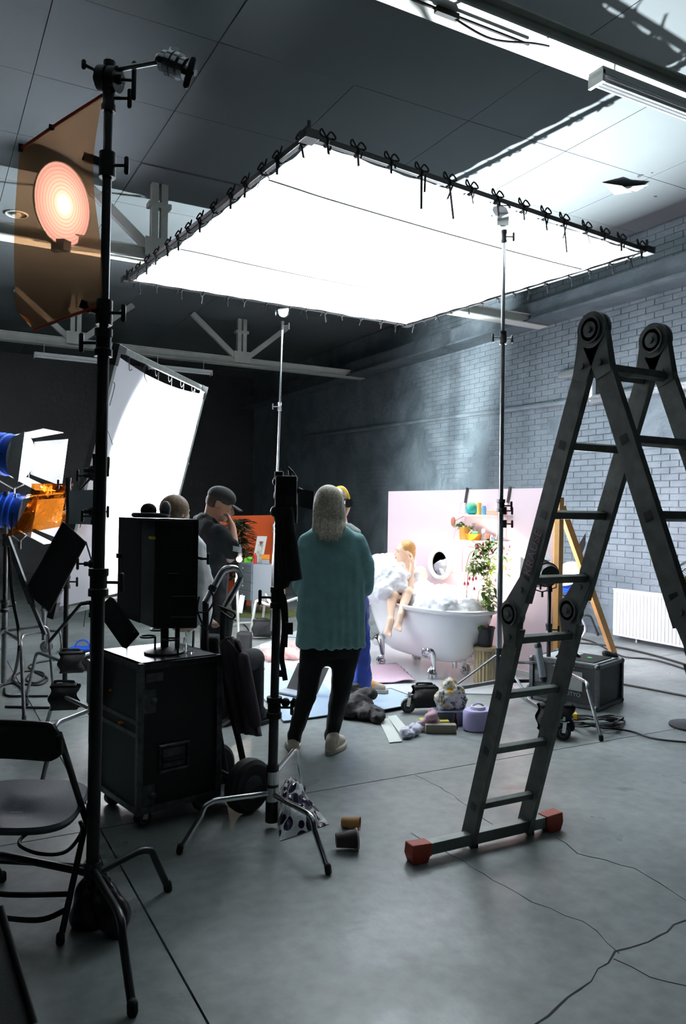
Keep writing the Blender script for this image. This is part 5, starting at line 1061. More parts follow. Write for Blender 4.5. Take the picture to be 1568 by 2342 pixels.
b = MB(); b.tube([mface(.25, 1.42), mface(.85, 1.42), mface(.85, 1.30), mface(.25, 1.30)], .004, 5, closed=True); t.part('connector_panel', b, 'black')
b = MB(); b.tube([mface(.30, 1.19), mface(.55, 1.19)], .003, 5); b.tube([mface(.40, .98), mface(.95, .98)], .003, 5); b.tube([mface(.40, 1.08), mface(.95, 1.08)], .003, 5); t.part('vent_slot', b, 'darksteel')
for k in range(6):
    b = MB(); b.prism([mface(.35+.09*k, 1.0), mface(.39+.09*k, 1.0), mface(.39+.09*k, 1.06), mface(.35+.09*k, 1.06)], mfn*.002); t.part('port', b, 'black', smooth=False)
b = MB(); b.box(m0+ml*.05-mrn*.003+mfn*.0+V(0, 0, 1.36), (.02, .06, .012)); b.v = [p for p in b.v]; t.part('yellow_tag', b, 'yellow', smooth=False)
pc = n0+ul*.45+ur*.5; b = MB(); 
mc2 = m0+mr*.5+ml*.25
b.cyl(V(mc2.x, mc2.y, CH1+.012), V(mc2.x, mc2.y, mz0), .02); b.lathe([(.10, 0), (.10, .01), (.02, .03)], V(mc2.x, mc2.y, CH1+.007), 18); b.cyl(V(mc2.x, mc2.y, CH1+.03)+mr*.3, V(mc2.x, mc2.y, mz0)+mr*.3, .012); t.part('mount_post', b, 'black')
b = MB(); k = P(462, 1278, 3.8); b.cyl(m0+mr+V(0, 0, 1.27)+ml*.1, k, .008); tknob(b, k, RT, .03, .04); k = P(273, 1271, 4.2); b.box(k, (.03, .03, .025)); t.part('side_knob', b, 'black')
b = MB(); quadbox(b, m0, mr, ml, mz1, mz1+.003); t.part('top_plate', b, 'darksteel', smooth=False)
# headphones on the monitor
hp_ = m0+mr*.3+ml*.45+V(0, 0, mz1+.004); c = P(345, 1165, 3.98); c.z = mz1+.03
t = Thing('headphones', 'big black headphones lying on top of the monitor', 'headphones', V(c.x, c.y, mz1+.003)); b = MB(); b.tube(arc(V(c.x, c.y, mz1+.018)-RT*.0, RT, FW, .085, .3, -PI-.3, 20), .013, 8); t.part('headband', b, 'black')
b = MB(); b.ball(c-RT*.012+V(0, 0, .012), (.042, .042, .038), 16, 10); t.part('ear_cup', b, 'blackfab'); b = MB(); b.ball(c+RT*.075+V(0, 0, .02), (.026, .04, .042), 16, 10); t.part('ear_cup', b, mat('grey_cushion', '77787a', .6))
# things on the case top
ct = CH1+.0065
def onc(px, py): return Z(px, py, ct)
t = Thing('cup_holder', 'grey folding tray with round cup holes, on the flight case top', 'holder', onc(320, 1470)); b = MB(); z = V(0, 0, .09)
c1, c2 = P(325, 1452, 3.72), P(275, 1430, 3.88); 
for (px, py) in ((338, 1456), (390, 1462), (275, 1440), (360, 1440)):
    c = Z(px, py, ct+.085); b = MB(); b.tube(arc(c, RT, FW, .036, 0, 2*PI, 18)[:-1], .005, 6, closed=True); b.cyl(c+RT*.036, V(c.x+RT.x*.036, c.y+RT.y*.036, ct), .0055); b.lathe([(.012, 0), (.012, .004)], V(c.x+RT.x*.036, c.y+RT.y*.036, ct), 10); t.part('cup_ring', b, 'darksteel')
for i, (px, py, r, h, lb) in enumerate(((376, 1488, .022, .10, 'tall clear glass tumbler under the monitor, left of the group'), (411, 1490, .026, .07, 'short clear glass jar in the middle of the case top'), (434, 1493, .024, .11, 'clear glass tumbler nearest the front right of the case top'))):
    c = onc(px, py); b = MB(); b.lathe([(r*.85, 0), (r, h), (r*.92, h), (r*.78, .006), (0, .006)], c, 20); t = Thing('glass_tumbler', lb, 'glass', c, group='glasses on the flight case'); t.part('glass', b, 'glass')
t = Thing('padded_bar', 'black foam-covered bar leaning on the flight case top', 'panel', onc(318, 1478)); a, c = P(240, 1382, 3.85), P(300, 1466, 3.70); b = MB(); b.beam(a, c, .10, .035, FW); t.part('pad', b, 'blackfab', smooth=False, bev=.008)
# hand truck
t = Thing('hand_truck', 'equipment trolley with chrome loop handle and fat rubber wheel beside the flight case', 'hand truck', Z(560, 1855)*1); HT = 4.0
hp = [P(470, 1378, 3.95), P(500, 1322, 3.98), P(512, 1304, 3.99), P(528, 1299, 4.0), P(541, 1302, 4.02), P(549, 1314, 4.04), P(546, 1332, 4.04), P(512, 1392, 4.02)]
b = MB(); b.tube(spline(hp, 4), .0165, 12); t.part('handle', b, 'chrome'); b = MB(); b.cyl(P(483, 1352, 3.96), P(489, 1340, 3.965), .021); t.part('handle_collar', b, 'black')
b = MB(); b.tube(spline([P(512, 1388, 4.02), P(510, 1480, 4.0), P(522, 1600, 3.96), P(545, 1690, 3.92), P(565, 1790, 3.9)], 4), .017, 8); b.tube([P(470, 1376, 3.95), P(470, 1480, 4.15), P(505, 1700, 4.15), P(520, 1800, 4.1)], .017, 8); b.beam(P(512, 1520, 3.99), P(472, 1520, 4.15), .03, .02); b.beam(P(530, 1640, 3.95), P(500, 1660, 4.15), .03, .02); t.part('frame', b, 'black')
wc = Z(566, 1858, .001); wc.z = .135
def bigwheel(p):
    d_ = (FW*.75+RT*.66).normalized(); ax_ = V(-d_.y, d_.x, 0); b = MB(); b.lathe([(.05, -.04), (.11, -.044), (.130, -.028), (.134, 0), (.130, .028), (.11, .044), (.05, .04)], p, 32, ax_); o = t.part('wheel', b, 'rubber'); b = MB(); b.lathe([(0, -.048), (.03, -.048), (.058, -.043), (.060, -.03), (.060, .03), (.058, .043), (.03, .048), (0, .048)], p, 24, ax_); t.part('hub', b, 'casealu', o)
bigwheel(wc); bigwheel(wc+RT*-.22+FW*.26)
b = MB(); b.cyl(wc, wc+RT*-.22+FW*.26, .012); b.box(wc+RT*-.16+FW*.04-V(0, 0, .06), (.3, .2, .01), -YAW+.6); t.part('axle', b, 'darksteel')
# coat over the trolley
t = Thing('coat', 'dark plum coat hanging down beside the trolley frame', 'coat', P(556, 1672, 3.95))
def coatp(u, v):
    xl = 505+32*v+8*v*v; xr = 545+50*v**.8; x = xl+(xr-xl)*u; y = 1468+(208+8*u)*v-(1-v)*12*math.sin(u*PI); return P(x, y, 3.86-.03*math.sin(u*7+v*3)-.02*math.sin(u*15)*v+.05*abs(2*u-1))
b = MB(); b.grid(coatp, 18, 26); t.part('body', b, 'plum', solid=.02); b = MB(); b.tube(spline([P(520, 1465, 3.83), P(528, 1472, 3.81), P(545, 1495, 3.81)]), .004, 6); b.cap(P(556, 1505, 3.83), .03, P(583, 1650, 3.84), .032, 12); t.part('sleeve', b, 'plum')
for i, pts in enumerate(([P(455, 1365, 3.86), P(452, 1400, 3.84), P(475, 1440, 3.9), P(490, 1380, 3.9), P(478, 1340, 3.9)], [P(498, 1385, 3.9), P(535, 1402, 3.88), P(530, 1415, 3.88), P(505, 1398, 3.9)], [P(455, 1400, 3.86), P(475, 1398, 3.86), P(492, 1370, 3.88)])):
    cable(pts, .005, ['thin black cable tangled left of the chrome handle', 'small black cable loop right of the trolley frame', 'thin cable crossing behind the monitor edge'][i])
t = Thing('charger_box', 'dark equipment bag strapped inside the trolley frame', 'bag', P(495, 1500, 4.2)); b = MB(); c = P(482, 1520, 4.3); b.box(V(c.x, c.y, .44), (.10, .14, .74), -YAW); t.part('pack', b, 'blackfab', bev=.02)
# ================================================================ folding chair
t = Thing('folding_chair', 'black folding chair at the left edge of the foreground', 'chair', L(-1.14, 2.9))
fR, fL, rR, rL = L(-.905, 3.08), L(-1.335, 3.12), L(-.945, 2.68), L(-1.385, 2.74)
bk = L(-1.14, 2.62)
def side(s_):
    f_, r_ = (fR, rR) if s_ > 0 else (fL, rL); top = L(-.94 if s_ > 0 else -1.40, 2.62, .74); b = MB(); b.tube(spline([f_+V(0, 0, .015), f_.lerp(top, .5)+V(0, 0, .0), top], 4), .0115, 10); t.part('leg', b, 'black'); st_ = L(-.935 if s_ > 0 else -1.37, 2.98, .43)
    b = MB(); b.tube([r_+V(0, 0, .015), st_], .0115, 10); t.part('leg', b, 'black')
    for q in (f_, r_):
        b = MB(); b.cap(q+V(0, 0, .013), .016, q+V(0, 0, .03), .015, 10); t.part('foot_cap', b, 'rubber')
side(1); side(-1)
b = MB(); b.tube([fR.lerp(L(-.94, 2.62, .74), .16), fL.lerp(L(-1.4, 2.62, .74), .16)], .009, 8); t.part('front_stretcher', b, 'black')
b = MB(); b.tube(spline([rR.lerp(L(-.935, 2.98, .43), .30), rR.lerp(L(-.935, 2.98, .43), .29)-RT*.22, rL.lerp(L(-1.37, 2.98, .43), .28)+RT*.02, rL.lerp(L(-1.37, 2.98, .43), .14), rL.lerp(L(-1.37, 2.98, .43), .12)+RT*.12, rR.lerp(L(-.935, 2.98, .43), .14)-RT*.1, rR.lerp(L(-.935, 2.98, .43), .2)-RT*.01], 6), .010, 8); t.part('rear_stretcher', b, 'black')
def seatp(u, v):
    x = -1.37+.44*u; w_ = 1-.10*v; x = -1.15+(x+1.15)*w_; return L(x, 2.64+.42*v, .435+.018*v-.014*math.sin(u*PI)*math.sin(v*PI)-.02*max(0, v-.85)/.15)
b = MB(); vv = []; n = 48
def se(q, s=1.0, z=0): 
    x = math.copysign(abs(math.cos(q))**.55, math.cos(q)); y = math.copysign(abs(math.sin(q))**.55, math.sin(q)); return L(-1.15+.225*x*s*(1-.06*y), 2.82+.205*y*s, .432+z+.012*y)
rings = [[se(2*PI*k/n, 1, -.022) for k in range(n)], [se(2*PI*k/n, 1.02, -.008) for k in range(n)], [se(2*PI*k/n, .98, .002) for k in range(n)], [se(2*PI*k/n, .8, -.002) for k in range(n)], [se(2*PI*k/n, .4, -.010) for k in range(n)], [se(2*PI*k/n, .12, -.0125) for k in range(n)]]
b.add([p for r in rings for p in r], [(i*n+k, i*n+(k+1) % n, (i+1)*n+(k+1) % n, (i+1)*n+k) for i in range(5) for k in range(n)]+[tuple(range(n))[::-1], tuple(5*n+k for k in range(n))]); t.part('seat', b, 'seat')
def backp(u, v):
    x = -1.41+.48*u; r = .0
    top = .775; bot = .645; e = min(u, 1-u); rr = .045*(1-min(1, e/.10))**2 if e < .10 else 0
    return L(x, 2.62+.035*math.sin(u*PI)-.0, (bot+(rr*.6))*(1-v)+(top-rr*1.4)*v)
b = MB(); b.grid(backp, 28, 6); t.part('backrest', b, 'black', solid=.016)
cable([P(183, 1878, 2.95), P(186, 1905, 2.95), P(150, 1948, 2.9), P(90, 1952, 2.85), P(45, 1932, 2.9), P(60, 1908, 2.95), P(110, 1886, 2.95)], .0075, 'loop of dark cable hanging under the folding chair seat')
# sandbag hung on the left stand
hb = axL(.335)
t = Thing('sandbag', 'black glossy sandbag slung over the leg of the left foreground stand', 'sandbag', P(240, 2180, LD-.1))
for (pts, tipx) in (([(196, 2040), (200, 2110), (213, 2185)], 1), ([(250, 2045), (268, 2100), (262, 2150)], 2)):
    b = MB(); 
    if tipx == 1: b.cap(P(205, 2040, LD-.02), .055, P(203, 2090, LD-.03), .068, 14); b.cap(P(203, 2095, LD-.03), .066, P(222, 2170, LD-.03), .016, 12); b.cap(P(215, 2060, LD-.0), .05, P(225, 2100, LD), .05, 12)
    else: b.cap(P(240, 2045, LD-.08), .045, P(262, 2095, LD-.08), .062, 14); b.cap(P(262, 2095, LD-.08), .062, P(268, 2140, LD-.1), .03, 12)
    blob(t, 'pouch', b, mat('vinyl_black', '15151a', .28), .009, 4, disp=.006, dscale=.06)
b = MB(); b.tube(spline([P(205, 2030, LD-.05), P(232, 2008, LD-.07), P(252, 2035, LD-.09)]), .012, 8); t.part('strap', b, 'blackfab')
cable([P(183, 2060, LD-.05), P(175, 2100, LD-.06), P(190, 2132, LD-.05)], .004, 'thin white-edged cord beside the foreground sandbag', m='grey')
t = Thing('black_case', 'corner of a black case in the bottom left of the foreground', 'case', L(-.83, 1.55)); a = Z(0, 2050, .52); b = MB(); pa = P(-60, 2010, 1.9); 
q0 = P(0, 2075, 1.75); q1 = P(78, 2342, 1.62); b.prism([q0-RT*.25, q0, q1, V(q1.x, q1.y, .0), V((q1-RT*.35).x, (q1-RT*.35).y, 0)], -RT*.05-FW*.12); t.part('shell', b, 'caselam', smooth=False, bev=.01); b = MB(); b.cyl(q0, q1, .008); t.part('edge_trim', b, 'black')
# ================================================================ near centre stand
NF = Z(620, 1893); ND = (NF-CAM).dot(FW)
ns2, axN = stand('light_stand', 'thick dark stand with bent chrome legs left of the teal woman', NF, [(.12, .62, .0235), (.58, 1.14, .0205), (1.1, 1.66, .0175)], [Z(750, 2000), Z(410, 1953), Z(692, 1812)], [.16, .165, .24], m=['darksteel', 'darksteel', 'black'], legm='chrome', lr=.0125, top=P(640, 1090, ND), bend=.72)
b = MB(); b.cyl(axN(.03), axN(.30), .03, 14); ns2.part('hub', b, 'black')
p = P(643, 1606, ND); b = MB(); tknob(b, P(628, 1606, ND), RT, .09, .03); b.ball(p+RT*.02, .022, 10, 8); ns2.part('lever', b, 'black')
t = Thing('wireless_receiver', 'black camera receiver rig with small screen atop the dark stand', 'receiver', P(650, 1180, ND)); 
b = MB(); b.box(P(655, 1130, ND), (.10, .09, .17), -YAW); b.box(P(638, 1090, ND), (.04, .05, .05), -YAW); b.ball(P(633, 1102, ND), .022); b.ball(P(632, 1170, ND), .03); t.part('body', b, 'black', smooth=False, bev=.006)
b = MB(); b.box(P(672, 1175, ND-.02), (.03, .04, .09), -YAW); b.cyl(P(680, 1120, ND), P(690, 1125, ND), .014); t.part('battery', b, 'black', smooth=False, bev=.004)
b = MB(); b.prism([P(683, 1118, ND-.03), P(718, 1124, ND+.02), P(715, 1166, ND+.02), P(683, 1158, ND-.03)], FW*.02); t.part('screen_back', b, 'plasticblack', smooth=False)
b = MB(); b.tube(spline([P(658, 1068, ND), P(668, 1078, ND), P(680, 1095, ND)]), .004, 6); b.cyl(P(662, 1075, ND), P(664, 1098, ND), .006); t.part('antenna', b, 'black')
t = Thing('tool_pouch', 'long black cloth pouch with dangling straps hanging on the dark stand', 'pouch', P(660, 1350, ND-.03))
def pouchp(u, v): 
    xl = 634+8*v; xr = 662+22*v; y = 1160+175*v+(0 if u < .3 else (1-(u-.3)/.7)*0)-(10*u*v)+ (12*v if u < .35 else 0); return P(xl+(xr-xl)*u, y, ND-.06+.02*math.sin(u*PI*2)+.02*v)
b = MB(); b.grid(pouchp, 12, 18); t.part('pouch', b, 'blackfab', solid=.035)
for pts in ([(640, 1320), (645, 1370), (650, 1430), (644, 1500), (648, 1530), (652, 1556)], [(636, 1340), (652, 1370), (656, 1420), (654, 1480)]):
    b = MB(); pp_ = spline([P(x, y, ND-.06) for x, y in pts], 5)
    for i in range(len(pp_)-1): b.beam(pp_[i], pp_[i+1]+(pp_[i+1]-pp_[i])*.05, .024 if len(pts) == 6 else .012, .004, FW)
    t.part('strap', b, 'blackfab', smooth=False)
b = MB(); b.box(P(661, 1437, ND-.06), (.035, .02, .055), -YAW); b.box(P(643, 1540, ND-.06), (.02, .02, .03), -YAW); t.part('buckle', b, 'black', smooth=False)
# far stand of the silk (behind it) and its base
fe = (sc[3]+(sc[2]-sc[3])*.56); fe0 = V(fe.x, fe.y, 0); FD = (fe-CAM).dot(FW); base = Z(628, 1466); 
k_ = P(647, 704, FD)
fst, axS = stand('light_stand', 'bright steel high stand under the far edge of the overhead silk', V(P(622, 1300, FD).x, P(622, 1300, FD).y, 0), [(.12, 1.35, .02), (1.3, 2.75, .0165), (2.7, 3.68, .0135)], [Z(572, 1452), Z(700, 1440), Z(600, 1425)], [.4, .4, .4], m=['steel', 'chrome', 'chrome'], legm='whitemetal', lr=.016, top=P(646, 740, FD))
b = MB(); c = P(648, 716, FD); b.cyl(c-FW*.03, c+FW*.03, .055, 20); b.cyl(c, V(c.x, c.y, SZ-.03), .018); b.box(V(c.x, c.y, SZ-.04), (.12, .08, .05), -YAW); tknob(b, c-RT*.04, -RT, .05, .05); fst.part('grip_head', b, 'chrome')
# right roller stand
rf = L(1.2, 5.9); ne = P(1152, 470, 5.95)
e_ = sc[0].lerp(sc[1], .60); RD = (e_-CAM).dot(FW); rtop = P(1153, 482, RD)
rst, axRR = stand('roller_stand', 'tall steel roller stand under the right edge of the overhead silk', V(P(1145, 1300, RD).x, P(1145, 1300, RD).y, 0), [(.15, 1.62, .0215), (1.55, 2.93, .018), (2.88, 3.72, .0145)], [], .3, m=['chrome', 'steel', 'chrome'], top=rtop)
hub = axRR(.30); L1, L2, L3 = Z(932, 1630), Z(1285, 1692), Z(1215, 1590)
for q in (L1, L2, L3):
    b = MB(); b.beam(axRR(.20), V(q.x, q.y, .12), .028, .028); b.beam(axRR(.42), axRR(.2).lerp(V(q.x, q.y, .12), .55), .022, .012); lg = rst.part('leg', b, 'steel', smooth=False, bev=.003); caster(rst, q, .052 if q is not L3 else .045, RT)
b = MB(); b.cyl(axRR(.14), axRR(.46), .032); rst.part('hub', b, 'darksteel')
b = MB(); c = rtop; b.cyl(c-RT*.045, c-RT*.01, .05, 20); b.cyl(c, V(c.x, c.y, SZ-.03), .02); b.box(V(c.x-.02, c.y, SZ-.06), (.09, .06, .09), -YAW); tknob(b, c-RT*.05, -RT-UP*.3, .05, .05); rst.part('grip_head', b, 'chrome')
for (y, sgn) in ((775, 1), (1168, 1), (1198, 1)):
    p = P(1150, y, RD); b = MB(); b.cyl(p-V(0, 0, .03), p+V(0, 0, .03), .028); tknob(b, p, RT, .07, .045); rst.part('ratchet', b, 'darksteel')
c = L1+V(0, 0, .175)+(hub-L1).normalized()*.14; sandbag('black sandbag over the roller stand leg, beside the left caster', V(c.x, c.y, .19), (.19, .155), .2-YAW)
c = L2; c = V(c.x, c.y, .2)+(hub-L2).normalized()*.10; sandbag('black sandbag over the roller stand leg, beside the right caster', V(c.x, c.y, .21), (.24, .17), .0-YAW)
# ================================================================ lamps at right
LR = (HMI_R-CAM).dot(FW)
fr = fresnel('blue daylight film lamp glaring up behind the ladder', HMI_R-(V(3.5, 6.4, 3.9)-HMI_R).normalized()*.24, V(3.5, 6.4, 3.9), 1.05, 'blue', doors=False, glow='glow', dome=.15)
b = MB(); hc_ = HMI_R+RT*.24+UP*.28; b.prism([hc_-RT*.06-UP*.06, hc_+RT*.0-UP*.16, hc_+RT*.05-UP*.02, hc_+RT*.05+UP*.13], FW*.004); b.v = [fr.o.rotation_euler.to_matrix().inverted() @ (p-fr.org) for p in b.v]; fr.part('barn_door', b, 'blackmatte', smooth=False)
b = MB()
hs_ = V(HMI_R.x, HMI_R.y, 0)-(V(3.5, 6.4, 3.9)-HMI_R).normalized()*.2; hs_.z = 0
stand('light_stand', 'short black stand under the glaring blue lamp behind the ladder', hs_, [(.05, .36, .018)], [hs_+RT*.35-FW*.1, hs_-RT*.3-FW*.2, hs_+FW*.35], .22, m='black', legm='darksteel')
bfc = P(1240, 1310, 6.35); t2 = fresnel('black open-face film lamp with yellow rim facing the pink backdrop', bfc, P(1090, 1250, 7.9), .6, 'black', doors=True, glow='glowwarm')
b = MB(); b.lathe([(.0985, .03), (.105, .03), (.105, .038), (.0985, .038)], (0, 0, 0), 28); t2.part('yellow_rim', b, 'yellow')
b = MB(); 
bs = V(bfc.x, bfc.y, 0); cst, axB = stand('light_stand', 'chrome-legged stand carrying the black lamp with yellow rim', bs+RT*.06, [(.12, .62, .018), (.58, .98, .015)], [Z(1374, 1695), Z(1140, 1615), bs+FW*.5+RT*.1], [.30, .30, .30], m=['black', 'black'], legm='chrome', lr=.0125, bend=.75)
t = Thing('battery_tube', 'grey cylindrical battery hanging on the stand behind the ladder', 'battery', P(1236, 1530, 6.2)); b = MB(); a, c = P(1230, 1478, 6.2), P(1241, 1550, 6.2); b.cyl(a, c, .027, 18); t.part('tube', b, 'grey'); b = MB(); b.cap(a, .029, a+(a-c).normalized()*.012, .026, 16); b.cap(c, .029, c-(a-c).normalized()*.012, .026, 16); b.tube(spline([a, a+UP*.05, a+RT*.05+UP*.05]), .004, 5); t.part('end_cap', b, 'black')
# flight case right
q0 = L(1.975, 6.0); qr = L(.30, .33); ql = L(-.33, .30)*1.25
t = Thing('flight_case', 'small black flight case with white sticker behind the ladder', 'flight case', q0+(qr+ql)/2)
b = MB(); quadbox(b, q0, qr, ql, .012, .34); t.part('body', b, 'caselam', smooth=False)
for p in (q0, q0+qr, q0+ql, q0+qr+ql):
    b = MB(); b.box(V(p.x, p.y, .175), (.03, .03, .345), math.atan2(qr.y, qr.x)); t.part('edge_extrusion', b, 'casealu', smooth=False)
    for z in (.02, .335): b = MB(); b.ball(V(p.x, p.y, z), .026, 10, 8); t.part('ball_corner', b, 'casealu')
for z in (.02, .335):
    for (a, c) in ((q0, q0+qr), (q0, q0+ql), (q0+qr, q0+qr+ql), (q0+ql, q0+qr+ql)): b = MB(); b.beam(a+V(0, 0, z), c+V(0, 0, z), .028, .028); t.part('edge_rail', b, 'casealu', smooth=False)
b = MB(); quadbox(b, q0+qr*.06+ql*.06, qr*.88, ql*.88, .345, .352); t.part('lid_tray', b, mat('lid_paper', 'b9c4c9', .5), smooth=False); b = MB(); quadbox(b, q0+qr*.12+ql*.1, qr*.75, ql*.42, .352, .36); t.part('dark_pad', b, 'blackmatte', smooth=False); b = MB(); b.cyl(q0+qr*.5+ql*.3+V(0, 0, .36), q0+qr*.5+ql*.3+V(0, 0, .364), .02); t.part('green_dot', b, mat('green_label', '35d06a', .5))
qn = V(ql.y, -ql.x, 0).normalized(); 
if qn.dot(CAM-q0) < 0: qn = -qn
def cf(u, z, o_=.002): return q0+ql*u+qn*o_+V(0, 0, z)
b = MB(); b.prism([cf(.22, .13), cf(.50, .13), cf(.50, .28), cf(.22, .28)], qn*.002); t.part('sticker', b, mat('white_sticker', 'b9bdbd', .6), smooth=False); b = MB(); b.prism([cf(.34, .295), cf(.48, .295), cf(.48, .31), cf(.34, .31)], qn*.002); t.part('small_label', b, mat('small_label_w', 'a9adad', .6), smooth=False)
mtx = frame_mtx(cf(.36, .10, .004), -ql, UP); textmesh('CITYO', .045, mtx, mat('sticker_ink', 'c9cccc', .6), t, 'lettering')
b = MB(); b.box(cf(.86, .2, .006), (.012, .09, .09), math.atan2(ql.y, ql.x)+PI/2); t.part('butterfly_latch', b, 'casealu', smooth=False)
b = MB(); b.tube(spline([q0+qr*.2+ql*.7+V(0, 0, .35), q0+qr*.25+ql*.6+V(0, 0, .40), q0+qr*.35+ql*.5+V(0, 0, .40), q0+qr*.45+ql*.42+V(0, 0, .35)]), .012, 8); t.part('handle', b, 'rubber')
t = Thing('sandbag', 'small black bag draped over the back corner of the small flight case', 'sandbag', q0+qr+V(0, 0, .35)); b = MB(); c = q0+qr*1.02+ql*.25; b.cap(c+V(0, 0, .37), .03, c+RT*.05+V(0, 0, .35), .035, 12); b.cap(c+RT*.07+V(0, 0, .35), .035, c+RT*.085+V(0, 0, .22), .03, 12); blob(t, 'pouch', b, 'blackfab', .01, 3)
# fan at the right edge
fcx = P(1592, 1330, 5.6); fnx = (CAM-fcx).normalized(); t = Thing('floor_fan', 'round wire-caged fan at the right edge behind the ladder', 'fan', V(fcx.x, fcx.y, 0)); ux = fnx.cross(UP).normalized(); uy = ux.cross(fnx)
for r, d_ in ((.155, 0), (.15, .03), (.15, -.03), (.115, .045), (.075, .05), (.035, .052)):
    b = MB(); b.tube(arc(fcx+fnx*d_, ux, uy, r, 0, 2*PI, 36)[:-1], .004 if r < .155 else .009, 6, closed=True); t.part('cage_ring', b, 'chrome')
b = MB()
for k in range(40): a = 2*PI*k/40; e = ux*math.cos(a)+uy*math.sin(a); b.tube([fcx+fnx*.052+e*.03, fcx+fnx*.045+e*.11, fcx+e*.155, fcx-fnx*.03+e*.15], .002, 4)
t.part('cage_wire', b, 'chrome', kind='stuff')
b = MB(); b.cyl(fcx-fnx*.08, fcx+fnx*.01, .06, 20); t.part('motor', b, 'black'); 
for k in range(3): a = 2*PI*k/3; e = ux*math.cos(a)+uy*math.sin(a); f_ = ux*-math.sin(a)+uy*math.cos(a); b = MB(); b.prism([fcx+e*.03-f_*.02, fcx+e*.13-f_*.05, fcx+e*.135+f_*.05+fnx*.02, fcx+e*.03+f_*.02+fnx*.01], fnx*.003); t.part('blade', b, 'yellow', smooth=False)
b = MB(); b.cyl(fcx-uy*.155, V(fcx.x, fcx.y, .02), .015); b.lathe([(0, 0), (.17, 0), (.17, .015), (.02, .03)], V(fcx.x, fcx.y, 0), 24); t.part('pole', b, 'black')
# cables on the right
cable([ZZ(1320, 1470), ZZ(1400, 1478), ZZ(1480, 1495), ZZ(1568, 1520), ZZ(1640, 1540)], .012, 'upper of the black cables running right past the radiator')
cable([ZZ(1300, 1455), ZZ(1355, 1468), ZZ(1420, 1500), ZZ(1500, 1510), ZZ(1600, 1542)], .009, 'middle black cable crossing toward the right edge')
cable([ZZ(1425, 1565), ZZ(1480, 1575), ZZ(1568, 1592), ZZ(1640, 1605)], .009, 'black cable leaving the small flight case to the right')
cable([P(1325, 1405, 8), P(1338, 1440, 8), P(1320, 1465, 8), P(1300, 1455, 8.2), Z(1290, 1478, .012)], .012, 'grey hose loop hanging behind the ladder near the wall', m='grey')
import itertools
pts = []
for k in range(44):
    a = k*.62; r = 36+14*math.sin(k*1.3); pts.append(Z(1360+r*1.25*math.cos(a)+8*math.sin(k), 1650+r*.36*math.sin(a)+3*math.cos(k*.7), .012+.010*(k % 5)+(.05 if k % 9 == 4 else 0)))
cable(pts+[ZZ(1440, 1672), ZZ(1500, 1690), ZZ(1600, 1700)], .007, 'tangled coil of black cable on the floor by the chrome stand leg', n=5)
t = Thing('yellow_plug', 'small yellow plug lying on the tangled cable coil', 'plug', ZZ(1316, 1640, .03)); b = MB(); b.box(Z(1316, 1638, .06), (.03, .03, .04), .4); b.cyl(Z(1316, 1638, .06), Z(1316, 1630, .07), .008); t.part('housing', b, 'yellow', smooth=False, bev=.004)
# ================================================================ far orange set
t = Thing('orange_flat', 'orange painted set wall far behind the white dresser', 'set wall', L(-1.5, 12.1)); fo_d = 12.1
a, c = P(500, 1180, fo_d), P(641, 1178, fo_d+.6); b = MB(); b.prism([V(a.x, a.y, 0), V(c.x, c.y, 0), V(c.x, c.y, c.z), V(a.x, a.y, a.z)], FW*.04); t.part('panel', b, 'orange', smooth=False); b = MB(); e = P(652, 1180, fo_d+.0); b.prism([V(c.x, c.y, 0), V(c.x, c.y, c.z), V(e.x, e.y, c.z), V(e.x, e.y, 0)], RT*.02); t.part('edge_board', b, 'wood', smooth=False)
c = Z(565, 1408); single_ = MB(); single_.prism([Z(490, 1408), Z(640, 1418), Z(700, 1400), Z(500, 1380)], (0, 0, .01)); single('rug', single_, 'greenrug', 'mossy green rug under the dresser', 'rug', smooth=False)
DRD = 11.2; z0, z1 = .19, .73; d0 = L(P(578, 1300, DRD).dot(RT), DRD); dr = L((637-578)/FPX*DRD, .0); dl = L(-.40, .65)*.8
t = Thing('dresser', 'pale grey-white dresser with tapered legs before the orange set wall', 'dresser', d0+dr*.5+dl*.5); b = MB(); quadbox(b, d0, dr, dl, z0, z1); t.part('body', b, 'dresser', smooth=False, bev=.005)
dn_ = V(dl.y, -dl.x, 0).normalized()
if dn_.dot(CAM-d0) < 0: dn_ = -dn_
for k in range(4):
    za = z0+.01+k*(z1-z0-.02)/4; b = MB(); b.prism([d0+dl*.04+V(0, 0, za+.006), d0+dl*.96+V(0, 0, za+.006), d0+dl*.96+V(0, 0, za+.125), d0+dl*.04+V(0, 0, za+.125)], dn_*.012); dd_ = t.part('drawer', b, 'dresser', smooth=False, bev=.003); b = MB(); b.ball(d0+dl*.5+dn_*.022+V(0, 0, za+.065), .014, 10, 6); t.part('knob', b, 'whitemetal', dd_)
for p in (d0, d0+dr*.94, d0+dl*.94, d0+dr*.94+dl*.94):
    b = MB(); q = p+dr*.03+dl*.03; b.cyl(V(q.x, q.y, .011), V(q.x, q.y, z0), .012, 10, .024); t.part('leg', b, 'dresser')
def ond(px, dd): return V(*P(px, 1290, DRD+dd)[:2], z1+.0005)
p = ond(590, .28); t = Thing('picture_frame', 'white picture frame with a tile-like drawing leaning on the dresser', 'picture', p); u_ = RT; k_ = (UP*.97+RT*.15+FW*.12).normalized()
b = MB(); b.prism([p-u_*.085, p+u_*.06, p+u_*.06+k_*.40, p-u_*.085+k_*.40], FW*.015); t.part('frame', b, 'white', smooth=False); b = MB(); b.prism([p-u_*.045+k_*.05-FW*.003, p+u_*.025+k_*.05-FW*.003, p+u_*.025+k_*.33-FW*.003, p-u_*.045+k_*.33-FW*.003], FW*.002); t.part('print', b, mat('green_print', '8fa48c', .7, ns=22, nv=.5, col2='dfe3da'), smooth=False)
